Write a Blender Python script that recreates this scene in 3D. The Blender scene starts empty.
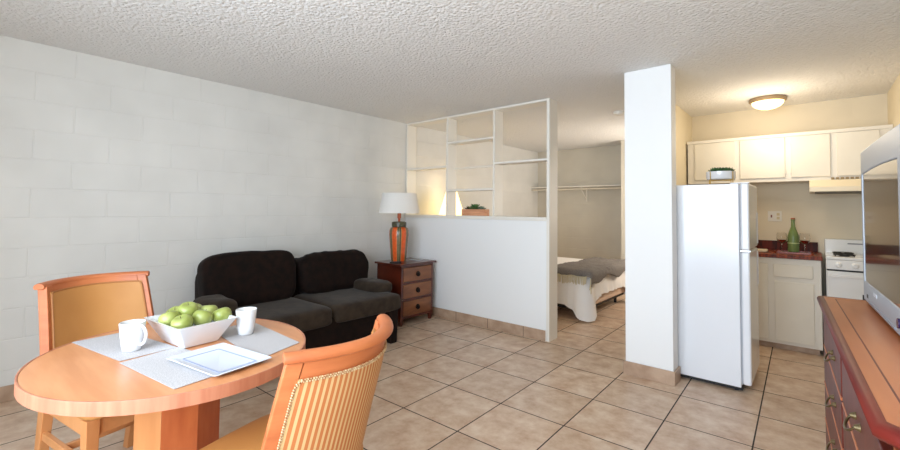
import bpy, bmesh, math, random
from mathutils import Vector, Matrix, noise
random.seed(7)
C = bpy.context.scene.collection
PI = math.pi
R = math.radians

# ------------------------------------------------------------------ helpers
def lin(c):
    return tuple(((v/255)/12.92 if v/255 <= 0.04045 else ((v/255+0.055)/1.055)**2.4) for v in c) + (1,)

def mat(name, rgb, rough=0.5, metal=0.0, rgb2=None, scale=8, detail=4, stretch=(1,1,1), bump=0.0, bscale=200,
        spec=0.5, sheen=0.0, coat=0.0, trans=0.0, ior=1.45, emit=0.0, mix=(0.35,0.65), coords='Object', bdist=0.002):
    m = bpy.data.materials.new(name); m.use_nodes = True
    nt = m.node_tree; b = nt.nodes['Principled BSDF']
    b.inputs['Base Color'].default_value = lin(rgb)
    b.inputs['Roughness'].default_value = rough; b.inputs['Metallic'].default_value = metal
    b.inputs['Specular IOR Level'].default_value = spec
    if sheen: b.inputs['Sheen Weight'].default_value = sheen; b.inputs['Sheen Roughness'].default_value = 0.4
    if coat: b.inputs['Coat Weight'].default_value = coat; b.inputs['Coat Roughness'].default_value = 0.15
    if trans: b.inputs['Transmission Weight'].default_value = trans; b.inputs['IOR'].default_value = ior
    if emit:
        b.inputs['Emission Color'].default_value = lin(rgb); b.inputs['Emission Strength'].default_value = emit
    tc = nt.nodes.new('ShaderNodeTexCoord'); mp = nt.nodes.new('ShaderNodeMapping')
    mp.inputs['Scale'].default_value = stretch
    nt.links.new(tc.outputs[coords], mp.inputs['Vector'])
    if rgb2:
        n = nt.nodes.new('ShaderNodeTexNoise'); n.inputs['Scale'].default_value = scale; n.inputs['Detail'].default_value = detail
        r = nt.nodes.new('ShaderNodeValToRGB')
        r.color_ramp.elements[0].position = mix[0]; r.color_ramp.elements[1].position = mix[1]
        r.color_ramp.elements[0].color = lin(rgb); r.color_ramp.elements[1].color = lin(rgb2)
        nt.links.new(mp.outputs[0], n.inputs['Vector']); nt.links.new(n.outputs['Fac'], r.inputs['Fac'])
        nt.links.new(r.outputs[0], b.inputs['Base Color'])
    if bump:
        n2 = nt.nodes.new('ShaderNodeTexNoise'); n2.inputs['Scale'].default_value = bscale; n2.inputs['Detail'].default_value = 3
        bp = nt.nodes.new('ShaderNodeBump'); bp.inputs['Strength'].default_value = bump; bp.inputs['Distance'].default_value = bdist
        nt.links.new(mp.outputs[0], n2.inputs['Vector']); nt.links.new(n2.outputs['Fac'], bp.inputs['Height'])
        nt.links.new(bp.outputs[0], b.inputs['Normal'])
    return m

def obj(name, bm, m, parent=None, smooth=False, bevel=0.0, seg=2, angle=40):
    bmesh.ops.recalc_face_normals(bm, faces=bm.faces[:])
    me = bpy.data.meshes.new(name); bm.to_mesh(me); bm.free()
    o = bpy.data.objects.new(name, me); C.objects.link(o)
    if m is not None: me.materials.append(m)
    if parent is not None: o.parent = parent
    if smooth:
        for p in me.polygons: p.use_smooth = True
        try: me.set_sharp_from_angle(angle=R(angle))
        except Exception: pass
    if bevel:
        b = o.modifiers.new('bevel', 'BEVEL'); b.width = bevel; b.segments = seg; b.limit_method = 'ANGLE'; b.angle_limit = R(35)
        if not smooth:
            for p in me.polygons: p.use_smooth = True
            try: me.set_sharp_from_angle(angle=R(35))
            except Exception: pass
        b.harden_normals = True
    return o

def tag(o, label, cat, group=None):
    o['label'] = label; o['category'] = cat
    if group: o['group'] = group
    return o

def thing(name, label, cat, loc=(0,0,0), rz=0, group=None):
    o = bpy.data.objects.new(name, None); C.objects.link(o)
    o.empty_display_size = 0.1
    o.location = loc; o.rotation_euler = (0,0,rz)
    return tag(o, label, cat, group)

def struct(name, bm, m, parent=None, **k):
    o = obj(name, bm, m, parent, **k)
    if parent is None: o['kind'] = 'structure'
    return o

def dup(root, loc, rz, label, group=None):
    r = root.copy(); C.objects.link(r); r.location = loc; r.rotation_euler = (0,0,rz); r['label'] = label
    if group: r['group'] = group
    for ch in list(root.children):
        c = ch.copy(); C.objects.link(c); c.parent = r
        for g in ch.children:
            d = g.copy(); C.objects.link(d); d.parent = c
    return r

def box(bm, x0, x1, y0, y1, z0, z1, M=None):
    vs = [bm.verts.new(Vector(p)) for p in ((x0,y0,z0),(x1,y0,z0),(x1,y1,z0),(x0,y1,z0),(x0,y0,z1),(x1,y0,z1),(x1,y1,z1),(x0,y1,z1))]
    if M is not None:
        for v in vs: v.co = M @ v.co
    for f in ((0,3,2,1),(4,5,6,7),(0,1,5,4),(1,2,6,5),(2,3,7,6),(3,0,4,7)): bm.faces.new([vs[i] for i in f])
    return vs

def B(*a):
    bm = bmesh.new(); box(bm, *a); return bm

def lathe(bm, prof, cx=0, cy=0, n=32, cap0=True, cap1=True, rot=0, sx=1, sy=1):
    rings = []
    for r, z in prof:
        rings.append([bm.verts.new((cx+sx*r*math.cos(2*PI*i/n+rot), cy+sy*r*math.sin(2*PI*i/n+rot), z)) for i in range(n)])
    for a, b in zip(rings, rings[1:]):
        for i in range(n): bm.faces.new((a[i], a[(i+1)%n], b[(i+1)%n], b[i]))
    if cap0: bm.faces.new(list(reversed(rings[0])))
    if cap1: bm.faces.new(rings[-1])
    return bm

def tube(bm, pts, r, n=10, cap=True):
    pts = [Vector(p) for p in pts]; rings = []
    rr = r if isinstance(r, (list, tuple)) else [r]*len(pts)
    up = Vector((0,0,1)); last = None
    for i, p in enumerate(pts):
        t = (pts[min(i+1, len(pts)-1)] - pts[max(i-1, 0)]).normalized()
        if last is None:
            a = t.orthogonal().normalized()
        else:
            a = (last - t*last.dot(t)).normalized()
        last = a; b = t.cross(a)
        rings.append([bm.verts.new(p + rr[i]*(a*math.cos(2*PI*k/n)+b*math.sin(2*PI*k/n))) for k in range(n)])
    for a, b in zip(rings, rings[1:]):
        for k in range(n): bm.faces.new((a[k], a[(k+1)%n], b[(k+1)%n], b[k]))
    if cap: bm.faces.new(list(reversed(rings[0]))); bm.faces.new(rings[-1])
    return bm

def prism(bm, poly, z0, z1, M=None):
    a = [bm.verts.new(Vector((x,y,z0))) for x,y in poly]; b = [bm.verts.new(Vector((x,y,z1))) for x,y in poly]
    n = len(poly)
    bm.faces.new(list(reversed(a))); bm.faces.new(b)
    for i in range(n): bm.faces.new((a[i], a[(i+1)%n], b[(i+1)%n], b[i]))
    if M is not None:
        for v in a+b: v.co = M @ v.co
    return bm

def spow(v, e): return math.copysign(abs(v)**e, v)
def pillow(bm, c, s, e1=0.35, e2=0.35, nu=56, nv=28, amp=0.0, freq=5, seed=0, M=None, taper=None):
    """superellipsoid cushion with wrinkles; s = half sizes"""
    rings = []
    for j in range(1, nv):
        ph = -PI/2 + PI*j/nv
        ring = []
        for i in range(nu):
            th = 2*PI*i/nu
            x = s[0]*spow(math.cos(ph), e1)*spow(math.cos(th), e2)
            y = s[1]*spow(math.cos(ph), e1)*spow(math.sin(th), e2)
            z = s[2]*spow(math.sin(ph), e1)
            ring.append(Vector((x,y,z)))
        rings.append(ring)
    bot = Vector((0,0,-s[2])); top = Vector((0,0,s[2]))
    def fin(v):
        if taper: v = taper(v)
        if amp:
            d = noise.noise(v*freq + Vector((seed*3.1, seed, 0))) + 0.5*noise.noise(v*freq*2.3 + Vector((seed, 7, seed)))
            n = v.normalized() if v.length else Vector((0,0,1)); v = v + n*d*amp
        v = v + Vector(c)
        return M @ v if M is not None else v
    R_ = [[bm.verts.new(fin(v)) for v in r] for r in rings]
    vb = bm.verts.new(fin(bot)); vt = bm.verts.new(fin(top))
    for a, b in zip(R_, R_[1:]):
        for i in range(nu): bm.faces.new((a[i], a[(i+1)%nu], b[(i+1)%nu], b[i]))
    for i in range(nu):
        bm.faces.new((vb, R_[0][(i+1)%nu], R_[0][i])); bm.faces.new((vt, R_[-1][i], R_[-1][(i+1)%nu]))
    return bm

def arc(cx, cy, r, a0, a1, n):
    return [(cx+r*math.cos(R(a0+(a1-a0)*i/n)), cy+r*math.sin(R(a0+(a1-a0)*i/n))) for i in range(n+1)]
def rrect(x0, x1, y0, y1, r, n=6):
    return arc(x1-r,y1-r,r,0,90,n)+arc(x0+r,y1-r,r,90,180,n)+arc(x0+r,y0+r,r,180,270,n)+arc(x1-r,y0+r,r,270,360,n)

# ------------------------------------------------------------------ room materials
def block_wall_mat(name, rgb, axis='x', groove=0.42, rgb2=None):
    """painted concrete block: shallow mortar joints in bump"""
    m = mat(name, rgb, rough=0.75, spec=0.2); nt = m.node_tree; b = nt.nodes['Principled BSDF']
    g = nt.nodes.new('ShaderNodeNewGeometry'); sep = nt.nodes.new('ShaderNodeSeparateXYZ'); cb = nt.nodes.new('ShaderNodeCombineXYZ')
    nt.links.new(g.outputs['Position'], sep.inputs[0])
    nt.links.new(sep.outputs['Y' if axis == 'x' else 'X'], cb.inputs['X']); nt.links.new(sep.outputs['Z'], cb.inputs['Y'])
    br = nt.nodes.new('ShaderNodeTexBrick')
    br.inputs['Scale'].default_value = 1.0; br.inputs['Brick Width'].default_value = 0.4067; br.inputs['Row Height'].default_value = 0.20333
    br.inputs['Mortar Size'].default_value = 0.006; br.inputs['Mortar Smooth'].default_value = 0.6
    br.inputs['Color1'].default_value = (1,1,1,1); br.inputs['Color2'].default_value = (1,1,1,1); br.inputs['Mortar'].default_value = (0,0,0,1)
    nt.links.new(cb.outputs[0], br.inputs['Vector'])
    n = nt.nodes.new('ShaderNodeTexNoise'); n.inputs['Scale'].default_value = 60; n.inputs['Detail'].default_value = 4
    nt.links.new(g.outputs['Position'], n.inputs['Vector'])
    bp1 = nt.nodes.new('ShaderNodeBump'); bp1.inputs['Strength'].default_value = groove; bp1.inputs['Distance'].default_value = 0.006
    bp2 = nt.nodes.new('ShaderNodeBump'); bp2.inputs['Strength'].default_value = 0.12; bp2.inputs['Distance'].default_value = 0.003
    nt.links.new(br.outputs['Fac'], bp1.inputs['Height']); bp1.invert = True
    nt.links.new(n.outputs['Fac'], bp2.inputs['Height']); nt.links.new(bp1.outputs[0], bp2.inputs['Normal'])
    nt.links.new(bp2.outputs[0], b.inputs['Normal'])
    # slightly uneven paint
    n3 = nt.nodes.new('ShaderNodeTexNoise'); n3.inputs['Scale'].default_value = 2.5
    rp = nt.nodes.new('ShaderNodeValToRGB'); rp.color_ramp.elements[0].color = lin(rgb2 or tuple(int(v*0.965) for v in rgb)); rp.color_ramp.elements[1].color = lin(rgb)
    rp.color_ramp.elements[0].position = 0.3; rp.color_ramp.elements[1].position = 0.65
    nt.links.new(g.outputs['Position'], n3.inputs['Vector']); nt.links.new(n3.outputs['Fac'], rp.inputs[0]); nt.links.new(rp.outputs[0], b.inputs['Base Color'])
    return m

def tile_floor_mat(name):
    m = mat(name, (200,168,140), rough=0.32, spec=0.45); nt = m.node_tree; b = nt.nodes['Principled BSDF']; L = nt.links.new
    g = nt.nodes.new('ShaderNodeNewGeometry'); mp = nt.nodes.new('ShaderNodeMapping')
    # grid: u = R(-beta) * (P - origin) / size
    beta, s, ox, oy = 0.01986, 0.45775, 1.6227, -0.30395
    mp.vector_type = 'TEXTURE'
    mp.inputs['Location'].default_value = (ox, oy, 0); mp.inputs['Rotation'].default_value = (0,0,beta); mp.inputs['Scale'].default_value = (s,s,1)
    L(g.outputs['Position'], mp.inputs['Vector'])
    br = nt.nodes.new('ShaderNodeTexBrick'); br.offset = 0; br.squash = 1
    br.inputs['Scale'].default_value = 1; br.inputs['Brick Width'].default_value = 1; br.inputs['Row Height'].default_value = 1
    br.inputs['Mortar Size'].default_value = 0.009; br.inputs['Mortar Smooth'].default_value = 0.1
    br.inputs['Color1'].default_value = (0,0,0,1); br.inputs['Color2'].default_value = (1,1,1,1); br.inputs['Mortar'].default_value = (0.5,0.5,0.5,1)
    L(mp.outputs[0], br.inputs['Vector'])
    # mottled clay colour, shifted per tile
    ad = nt.nodes.new('ShaderNodeVectorMath'); ad.operation = 'ADD'
    fl = nt.nodes.new('ShaderNodeVectorMath'); fl.operation = 'FLOOR'
    ml = nt.nodes.new('ShaderNodeVectorMath'); ml.operation = 'MULTIPLY'; ml.inputs[1].default_value = (3.7,5.3,1)
    L(mp.outputs[0], fl.inputs[0]); L(fl.outputs[0], ml.inputs[0]); L(ml.outputs[0], ad.inputs[0]); L(mp.outputs[0], ad.inputs[1])
    n = nt.nodes.new('ShaderNodeTexNoise'); n.inputs['Scale'].default_value = 3.6; n.inputs['Detail'].default_value = 7; n.inputs['Roughness'].default_value = 0.65
    L(ad.outputs[0], n.inputs['Vector'])
    rp = nt.nodes.new('ShaderNodeValToRGB'); e = rp.color_ramp.elements
    e[0].position = 0.32; e[0].color = lin((186,150,122)); e[1].position = 0.66; e[1].color = lin((220,198,176))
    k = rp.color_ramp.elements.new(0.5); k.color = lin((206,177,151))
    L(n.outputs['Fac'], rp.inputs[0])
    wn = nt.nodes.new('ShaderNodeTexWhiteNoise'); L(fl.outputs[0], wn.inputs[0])
    hv = nt.nodes.new('ShaderNodeHueSaturation'); mr = nt.nodes.new('ShaderNodeMapRange'); mr.inputs['To Min'].default_value = 0.93; mr.inputs['To Max'].default_value = 1.05
    L(wn.outputs['Value'], mr.inputs[0]); L(mr.outputs[0], hv.inputs['Value']); L(rp.outputs[0], hv.inputs['Color'])
    mx = nt.nodes.new('ShaderNodeMix'); mx.data_type = 'RGBA'
    L(br.outputs['Fac'], mx.inputs['Factor']); L(hv.outputs[0], mx.inputs[6]); mx.inputs[7].default_value = lin((58,48,44))
    L(mx.outputs[2], b.inputs['Base Color'])
    mr2 = nt.nodes.new('ShaderNodeMapRange'); mr2.inputs['To Min'].default_value = 0.34; mr2.inputs['To Max'].default_value = 0.9
    L(br.outputs['Fac'], mr2.inputs[0]); L(mr2.outputs[0], b.inputs['Roughness'])
    bp = nt.nodes.new('ShaderNodeBump'); bp.invert = True; bp.inputs['Strength'].default_value = 0.6; bp.inputs['Distance'].default_value = 0.003
    L(br.outputs['Fac'], bp.inputs['Height'])
    bp2 = nt.nodes.new('ShaderNodeBump'); bp2.inputs['Strength'].default_value = 0.08; bp2.inputs['Distance'].default_value = 0.004
    L(n.outputs['Fac'], bp2.inputs['Height']); L(bp.outputs[0], bp2.inputs['Normal']); L(bp2.outputs[0], b.inputs['Normal'])
    return m

def popcorn_mat(name):
    m = mat(name, (236,234,231), rough=0.95, spec=0.1); nt = m.node_tree; b = nt.nodes['Principled BSDF']; L = nt.links.new
    g = nt.nodes.new('ShaderNodeNewGeometry')
    v = nt.nodes.new('ShaderNodeTexVoronoi'); v.inputs['Scale'].default_value = 46; v.feature = 'SMOOTH_F1'; v.inputs['Smoothness'].default_value = 0.6
    n = nt.nodes.new('ShaderNodeTexNoise'); n.inputs['Scale'].default_value = 70; n.inputs['Detail'].default_value = 3
    L(g.outputs['Position'], v.inputs['Vector']); L(g.outputs['Position'], n.inputs['Vector'])
    a = nt.nodes.new('ShaderNodeMath'); a.operation = 'SUBTRACT'; L(n.outputs['Fac'], a.inputs[0]); L(v.outputs['Distance'], a.inputs[1])
    bp = nt.nodes.new('ShaderNodeBump'); bp.inputs['Strength'].default_value = 0.8; bp.inputs['Distance'].default_value = 0.011
    L(a.outputs[0], bp.inputs['Height']); L(bp.outputs[0], b.inputs['Normal'])
    return m

M = {}
M['wall'] = block_wall_mat('painted block wall', (226,224,219), 'x')
M['wall_bed'] = block_wall_mat('painted block wall tan', (214,206,190), 'y', 0.35)
M['wall_bed_x'] = block_wall_mat('painted block wall tan side', (214,206,190), 'x', 0.35)
M['wall_kitchen'] = block_wall_mat('painted block wall cream', (228,216,192), 'y', 0.08)
M['white'] = mat('white wall paint', (243,243,242), rough=0.55, bump=0.1, bscale=40, spec=0.3)
M['cream'] = mat('cream wall paint', (226,214,188), rough=0.7, bump=0.1, bscale=40, spec=0.2)
M['trim'] = mat('white gloss trim paint', (236,231,221), rough=0.4, spec=0.4)
M['divider_side'] = M['trim']
M['floor'] = tile_floor_mat('beige ceramic floor tile')
M['popcorn'] = popcorn_mat('popcorn ceiling')
M['base'] = mat('beige tile skirting', (194,166,142), rgb2=(172,142,118), scale=9, detail=6, rough=0.4)
M['grout'] = mat('dark grout', (70,58,52), rough=0.9)

H = 2.44
YP = 2.031
# ------------------------------------------------------------------ room shell
struct('floor', B(-0.1, 4.85, -2.7, 5.65, -0.08, 0), M['floor'])
struct('ceiling', B(-0.1, 4.85, -2.7, 5.65, H, H+0.08), M['popcorn'])
struct('wall_left', B(-0.1, 0, -2.7, 5.6, 0, H), M['wall'])
struct('wall_right', B(4.724, 4.824, -2.7, 3.94, 0, H), M['cream'])
struct('wall_kitchen', B(3.056, 4.724, 3.84, 3.94, 0, H), M['wall_kitchen'])
struct('wall_back', B(0, 2.982, 5.5, 5.6, 0, H), M['wall_bed'])
struct('wall_closet', B(1.8, 2.982, 5.0, 5.5, 0, H), M['wall_bed'])
# bedroom side wall: window opening towards the outside behind the kitchen
bm = bmesh.new()
box(bm, 2.982, 3.056, 1.85, 3.95, 0, H); box(bm, 2.982, 3.056, 3.95, 4.95, 0, 0.95); box(bm, 2.982, 3.056, 3.95, 4.95, 2.1, H); box(bm, 2.982, 3.056, 4.95, 5.6, 0, H)
struct('wall_middle', bm, M['cream'])
struct('wall_pillar', B(2.982, 3.338, 1.711, 1.85, 0, H), M['white'], bevel=0.006)
struct('wall_divider', B(0, 2.095, YP, YP+0.165, 0, 1.215), M['white'], bevel=0.002)
# front wall, behind the camera, with its wide window
bm = bmesh.new()
box(bm, -0.1, 2.0, -2.7, -2.6, 0, H); box(bm, 4.6, 4.85, -2.7, -2.6, 0, H)
box(bm, 2.0, 4.6, -2.7, -2.6, 0, 0.55); box(bm, 2.0, 4.6, -2.7, -2.6, 2.3, H)
struct('wall_front', bm, M['white'])
# window frames
def window(name, pts, ax):
    bm = bmesh.new()
    (a0,a1,z0,z1,c0,c1,n) = pts
    def bb(a,b,z,w): box(bm, *( (a,b,c0,c1,z,w) if ax=='x' else (c0,c1,a,b,z,w) ))
    bb(a0,a1,z0,z0+0.05); bb(a0,a1,z1-0.05,z1); 
    for i in range(n+1):
        x = a0+(a1-a0-0.05)*i/n; bb(x,x+0.05,z0+0.05,z1-0.05)
    struct(name, bm, M['trim'])
window('window_1', (2.0,4.6,0.55,2.3,-2.68,-2.63,3), 'x')
window('window_2', (3.95,4.95,0.95,2.1,3.0,3.04,2), 'y')

# skirting tiles
def skirting(name, x0, x1, y0, y1, ax, step=0.45, h=0.105, start=0):
    bm = bmesh.new(); box(bm, x0, x1, y0, y1, 0, h)
    o = struct(name, bm, M['base'], bevel=0.003)
    j = bmesh.new(); a, b = (x0, x1) if ax == 'x' else (y0, y1); t = a+start
    while t < b-0.02:
        if t > a+0.02:
            if ax == 'x': box(j, t-0.0025, t+0.0025, y0-0.0008, y1, 0, h-0.001)
            else: box(j, x0, x1+0.0008, t-0.0025, t+0.0025, 0, h-0.001)
        t += step
    if len(j.verts): obj('grout_joint', j, M['grout'], o)
    else: j.free()
skirting('baseboard_divider', 0.014, 2.09, YP-0.012, YP, 'x', 0.46, start=0.44)
skirting('baseboard_left', 0, 0.012, -2.6, YP-0.012, 'y', 0.46, start=0.3)
skirting('baseboard_pillar', 2.968, 3.352, 1.697, 1.711, 'x', 1)
skirting('baseboard_pillar_side', 3.338, 3.352, 1.711, 1.862, 'y', 1)
skirting('baseboard_back', 0.0, 1.8, 5.488, 5.5, 'x')
struct('trim_divider_foot', B(2.0905, 2.0945, YP-0.013, YP-0.0005, 0, 0.105), M['trim'])

# ------------------------------------------------------------------ open shelving on the half wall
sh = thing('open_shelving', 'white built-in open shelving standing on the half wall between living room and bedroom', 'shelving', (0, YP, 0))
yd = 0.165
def part(name, *a, m='trim', parent=sh, bevel=0.0015): return obj(name, B(*a), M[m], parent, bevel=bevel)
zb = 1.225
part('ledge', 0.0, 2.095, -0.006, yd+0.004, 1.2155, 1.2325)
part('upright', 0.0, 0.02, 0, yd, zb+.0075, H-0.001)
part('upright', 0.722, 0.744, 0, yd, zb+.0075, H-0.022)
part('upright', 1.424, 1.446, 0, yd, zb+.0075, H-0.022)
part('end_post', 2.0955, 2.128, -0.004, yd+0.004, 0.0, H-0.001)
part('top_rail', 0.02, 2.095, 0, yd, H-0.022, H-0.001)
part('shelf_board', 0.02, 0.722, 0, yd, 1.815, 1.835)
part('shelf_board', 0.744, 1.424, 0, yd, 2.10, 2.12)
part('shelf_board', 0.744, 1.424, 0, yd, 1.523, 1.543)
part('shelf_board', 1.446, 2.095, 0, yd, 1.81, 1.83)
part('lip_moulding', 0.0, 2.095, -0.014, -0.006, 1.195, 1.228)
o = part('shelf_board', 0.744, 1.424, yd-0.03, yd, 1.80, 1.815); o['label'] = 'narrow rear shelf strip'

# planter box on the ledge
M['wood_box'] = mat('raw pine planter', (204,140,102), rgb2=(226,166,126), scale=5, stretch=(1,8,8), rough=0.6)
M['soil'] = mat('dark soil', (40,30,24), rgb2=(64,50,40), scale=60, rough=1)
M['leaf'] = mat('succulent leaf', (48,84,44), rgb2=(92,128,76), scale=20, rough=0.5)
M['leaf2'] = mat('pale succulent leaf', (108,140,118), rgb2=(140,160,140), scale=20, rough=0.5)
M['leaf3'] = mat('dark purple succulent leaf', (62,52,44), rgb2=(84,74,60), scale=20, rough=0.5)
def rosette(bm, cx, cy, z, r, n=9, layers=3, h=0.6):
    for l in range(layers):
        rr = r*(1-l*0.27); el = R(20+l*24)
        for i in range(n-l):
            a = 2*PI*i/(n-l)+l*0.5+random.uniform(-.1,.1)
            d = Vector((math.cos(a)*math.cos(el), math.sin(a)*math.cos(el), math.sin(el)*h*1.6)); s = Vector((-math.sin(a), math.cos(a), 0))
            u = d.cross(s).normalized(); b0 = Vector((cx,cy,z+l*r*0.1)); w = rr*0.26
            ring = []
            for t, k in ((0.0,.5),(0.45,1.0),(0.8,.75)):
                c = b0+d*rr*t
                ring.append([bm.verts.new(c+s*w*k), bm.verts.new(c+u*w*k*0.45), bm.verts.new(c-s*w*k), bm.verts.new(c-u*w*k*0.45)])
            tip = bm.verts.new(b0+d*rr*1.05+Vector((0,0,rr*0.1)))
            for p, q in zip(ring, ring[1:]):
                for k in range(4): bm.faces.new((p[k], p[(k+1)%4], q[(k+1)%4], q[k]))
            for k in range(4): bm.faces.new((ring[-1][k], ring[-1][(k+1)%4], tip))
            bm.faces.new(list(reversed(ring[0])))
pb = thing('planter_box', 'wooden planter box of small succulents on the shelving ledge', 'planter', (1.12, YP+0.075, 1.2335))
bm = bmesh.new()
box(bm,-0.17,0.17,-0.045,-0.037,0,0.075); box(bm,-0.17,0.17,0.037,0.045,0,0.075); box(bm,-0.17,-0.162,-0.037,0.037,0,0.075); box(bm,0.162,0.17,-0.037,0.037,0,0.075); box(bm,-0.162,0.162,-0.037,0.037,0,0.01)
obj('box', bm, M['wood_box'], pb)
obj('soil', B(-0.161,0.161,-0.036,0.036,0.0105,0.062), M['soil'], pb)
for x, r, mm, k in ((-0.1,0.055,'leaf3',7),(0.0,0.10,'leaf',9),(0.1,0.055,'leaf2',8)):
    b2 = bmesh.new(); rosette(b2, x, 0, 0.07, r, k); obj('succulent', b2, M[mm], pb, smooth=True, angle=50)

# ------------------------------------------------------------------ wood materials
M['maple'] = mat('pale orange maple', (204,134,84), rgb2=(218,150,100), scale=3, stretch=(1,7,7), detail=6, rough=0.36, coat=0.2)
M['maple_edge'] = mat('maple edge band', (180,112,84), rgb2=(194,130,100), scale=6, stretch=(6,6,0.6), rough=0.45)
M['maple_frame'] = mat('orange stained chair wood', (176,94,52), rgb2=(200,118,70), scale=4, stretch=(1,1,5), detail=5, rough=0.45)
M['maple_leg'] = mat('chair leg wood', (202,136,82), rgb2=(214,150,96), scale=4, stretch=(4,4,0.6), detail=5, rough=0.4)
M['ped_a'] = mat('pedestal veneer light', (180,116,66), rgb2=(194,132,80), scale=3, stretch=(5,5,0.7), rough=0.4)
M['ped_b'] = mat('pedestal veneer reddish', (164,80,38), rgb2=(180,96,50), scale=5, stretch=(5,5,1), rough=0.4)
M['tan'] = mat('tan leatherette', (184,126,66), rgb2=(194,138,76), scale=3, rough=0.55, bump=0.12, bscale=300)
M['piping'] = mat('tan piping', (170,112,62), rough=0.5)

# ------------------------------------------------------------------ round table
TC = (2.205, -1.157)
tb = thing('dining_table', 'round pale maple pedestal dining table in the left foreground', 'table', (TC[0], TC[1], 0), R(1.3))
EA, EB = 0.506, 0.450
def ell(k, n=96): return [((EA+k)*math.cos(2*PI*i/n), (EB+k)*math.sin(2*PI*i/n)) for i in range(n)]
bm = bmesh.new(); prism(bm, ell(-0.004), 0.702, 0.74); obj('tabletop', bm, M['maple'], tb, bevel=0.002)
bm = bmesh.new(); n = 96
def ringband(bm, o_, i_, z0, z1):
    a = [bm.verts.new((x,y,z0)) for x,y in o_]; b = [bm.verts.new((x,y,z1)) for x,y in o_]; c = [bm.verts.new((x,y,z1)) for x,y in i_]; d = [bm.verts.new((x,y,z0)) for x,y in i_]
    for i in range(len(a)):
        j = (i+1) % len(a)
        bm.faces.new((a[i],a[j],b[j],b[i])); bm.faces.new((b[i],b[j],c[j],c[i])); bm.faces.new((c[i],c[j],d[j],d[i])); bm.faces.new((d[i],d[j],a[j],a[i]))
ringband(bm, ell(0.002), ell(-0.0038), 0.6985, 0.7415)
obj('edge_band', bm, M['maple_edge'], tb, bevel=0.0012)
# pedestal: octagonal column of veneered boards
pr_ = thing  # noqa
rot0 = R(-38)
def pcol(bm, r0, r1, a0, a1, z0, z1):
    pts = [(r0*math.cos(a0), r0*math.sin(a0)), (r1*math.cos(a0), r1*math.sin(a0)), (r1*math.cos(a1), r1*math.sin(a1)), (r0*math.cos(a1), r0*math.sin(a1))]
    prism(bm, pts, z0, z1)
for i in range(8):
    bm = bmesh.new(); a0 = rot0+i*PI/4
    pcol(bm, 0.12, 0.148, a0, a0+PI/4-0.004, 0.04, 0.698)
    obj('pedestal_panel', bm, M['ped_b' if i in (0,1,4,5) else 'ped_a'], tb)
bm = bmesh.new(); lathe(bm, [(0.27,0.0),(0.27,0.03),(0.25,0.04)], n=8, rot=rot0); obj('base_plate', bm, M['ped_a'], tb, bevel=0.004)
bm = bmesh.new(); lathe(bm, [(0.118,0.04),(0.118,0.697)], n=8, rot=rot0); obj('core', bm, M['ped_b'], tb)

# ------------------------------------------------------------------ dining chairs (local: sitter faces +Y, origin on the floor under the seat)
def stripes_mat():
    m = bpy.data.materials.new('striped upholstery'); m.use_nodes = True; nt = m.node_tree; b = nt.nodes['Principled BSDF']; L = nt.links.new
    b.inputs['Roughness'].default_value = 0.8
    tc = nt.nodes.new('ShaderNodeTexCoord'); sp = nt.nodes.new('ShaderNodeSeparateXYZ'); L(tc.outputs['UV'], sp.inputs[0])
    w = nt.nodes.new('ShaderNodeMath'); w.operation = 'MULTIPLY'; w.inputs[1].default_value = 2*PI*31; L(sp.outputs['X'], w.inputs[0])
    s = nt.nodes.new('ShaderNodeMath'); s.operation = 'SINE'; L(w.outputs[0], s.inputs[0])
    rp = nt.nodes.new('ShaderNodeValToRGB'); mr = nt.nodes.new('ShaderNodeMapRange'); mr.inputs['From Min'].default_value = -1; L(s.outputs[0], mr.inputs[0]); L(mr.outputs[0], rp.inputs[0])
    e = rp.color_ramp.elements; e[0].position = 0.52; e[0].color = lin((186,112,62)); e[1].position = 0.66; e[1].color = lin((206,172,122))
    L(rp.outputs[0], b.inputs['Base Color'])
    n = nt.nodes.new('ShaderNodeTexNoise'); n.inputs['Scale'].default_value = 400; bp = nt.nodes.new('ShaderNodeBump'); bp.inputs['Strength'].default_value = 0.15; bp.inputs['Distance'].default_value = 0.001
    L(n.outputs['Fac'], bp.inputs['Height']); L(bp.outputs[0], b.inputs['Normal'])
    return m
M['stripes'] = stripes_mat()
M['gimp'] = mat('cream braid trim', (222,200,160), rgb2=(176,132,92), scale=120, rough=0.8)
Z0, Z1 = 0.44, 0.927
def bp_(a, t, off=0.0):
    """point of the curved, raked chair back; a -1..1 across, t 0..1 up, off = outwards"""
    hw = 0.237 - 0.019*t
    x = a*hw; z = Z0 + (Z1-Z0)*t
    rake = 0.11*t + 0.025*t*t
    y = -0.20 - rake + (0.10+0.012*t)*a*a
    nx = -2*(0.10)*a/hw; nrm = Vector((-nx*1.0*-1, 1, 0))
    nrm = Vector((2*0.10*a/hw, -1.0, -0.25)).normalized()
    return Vector((x, y, z)) + nrm*off
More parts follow.
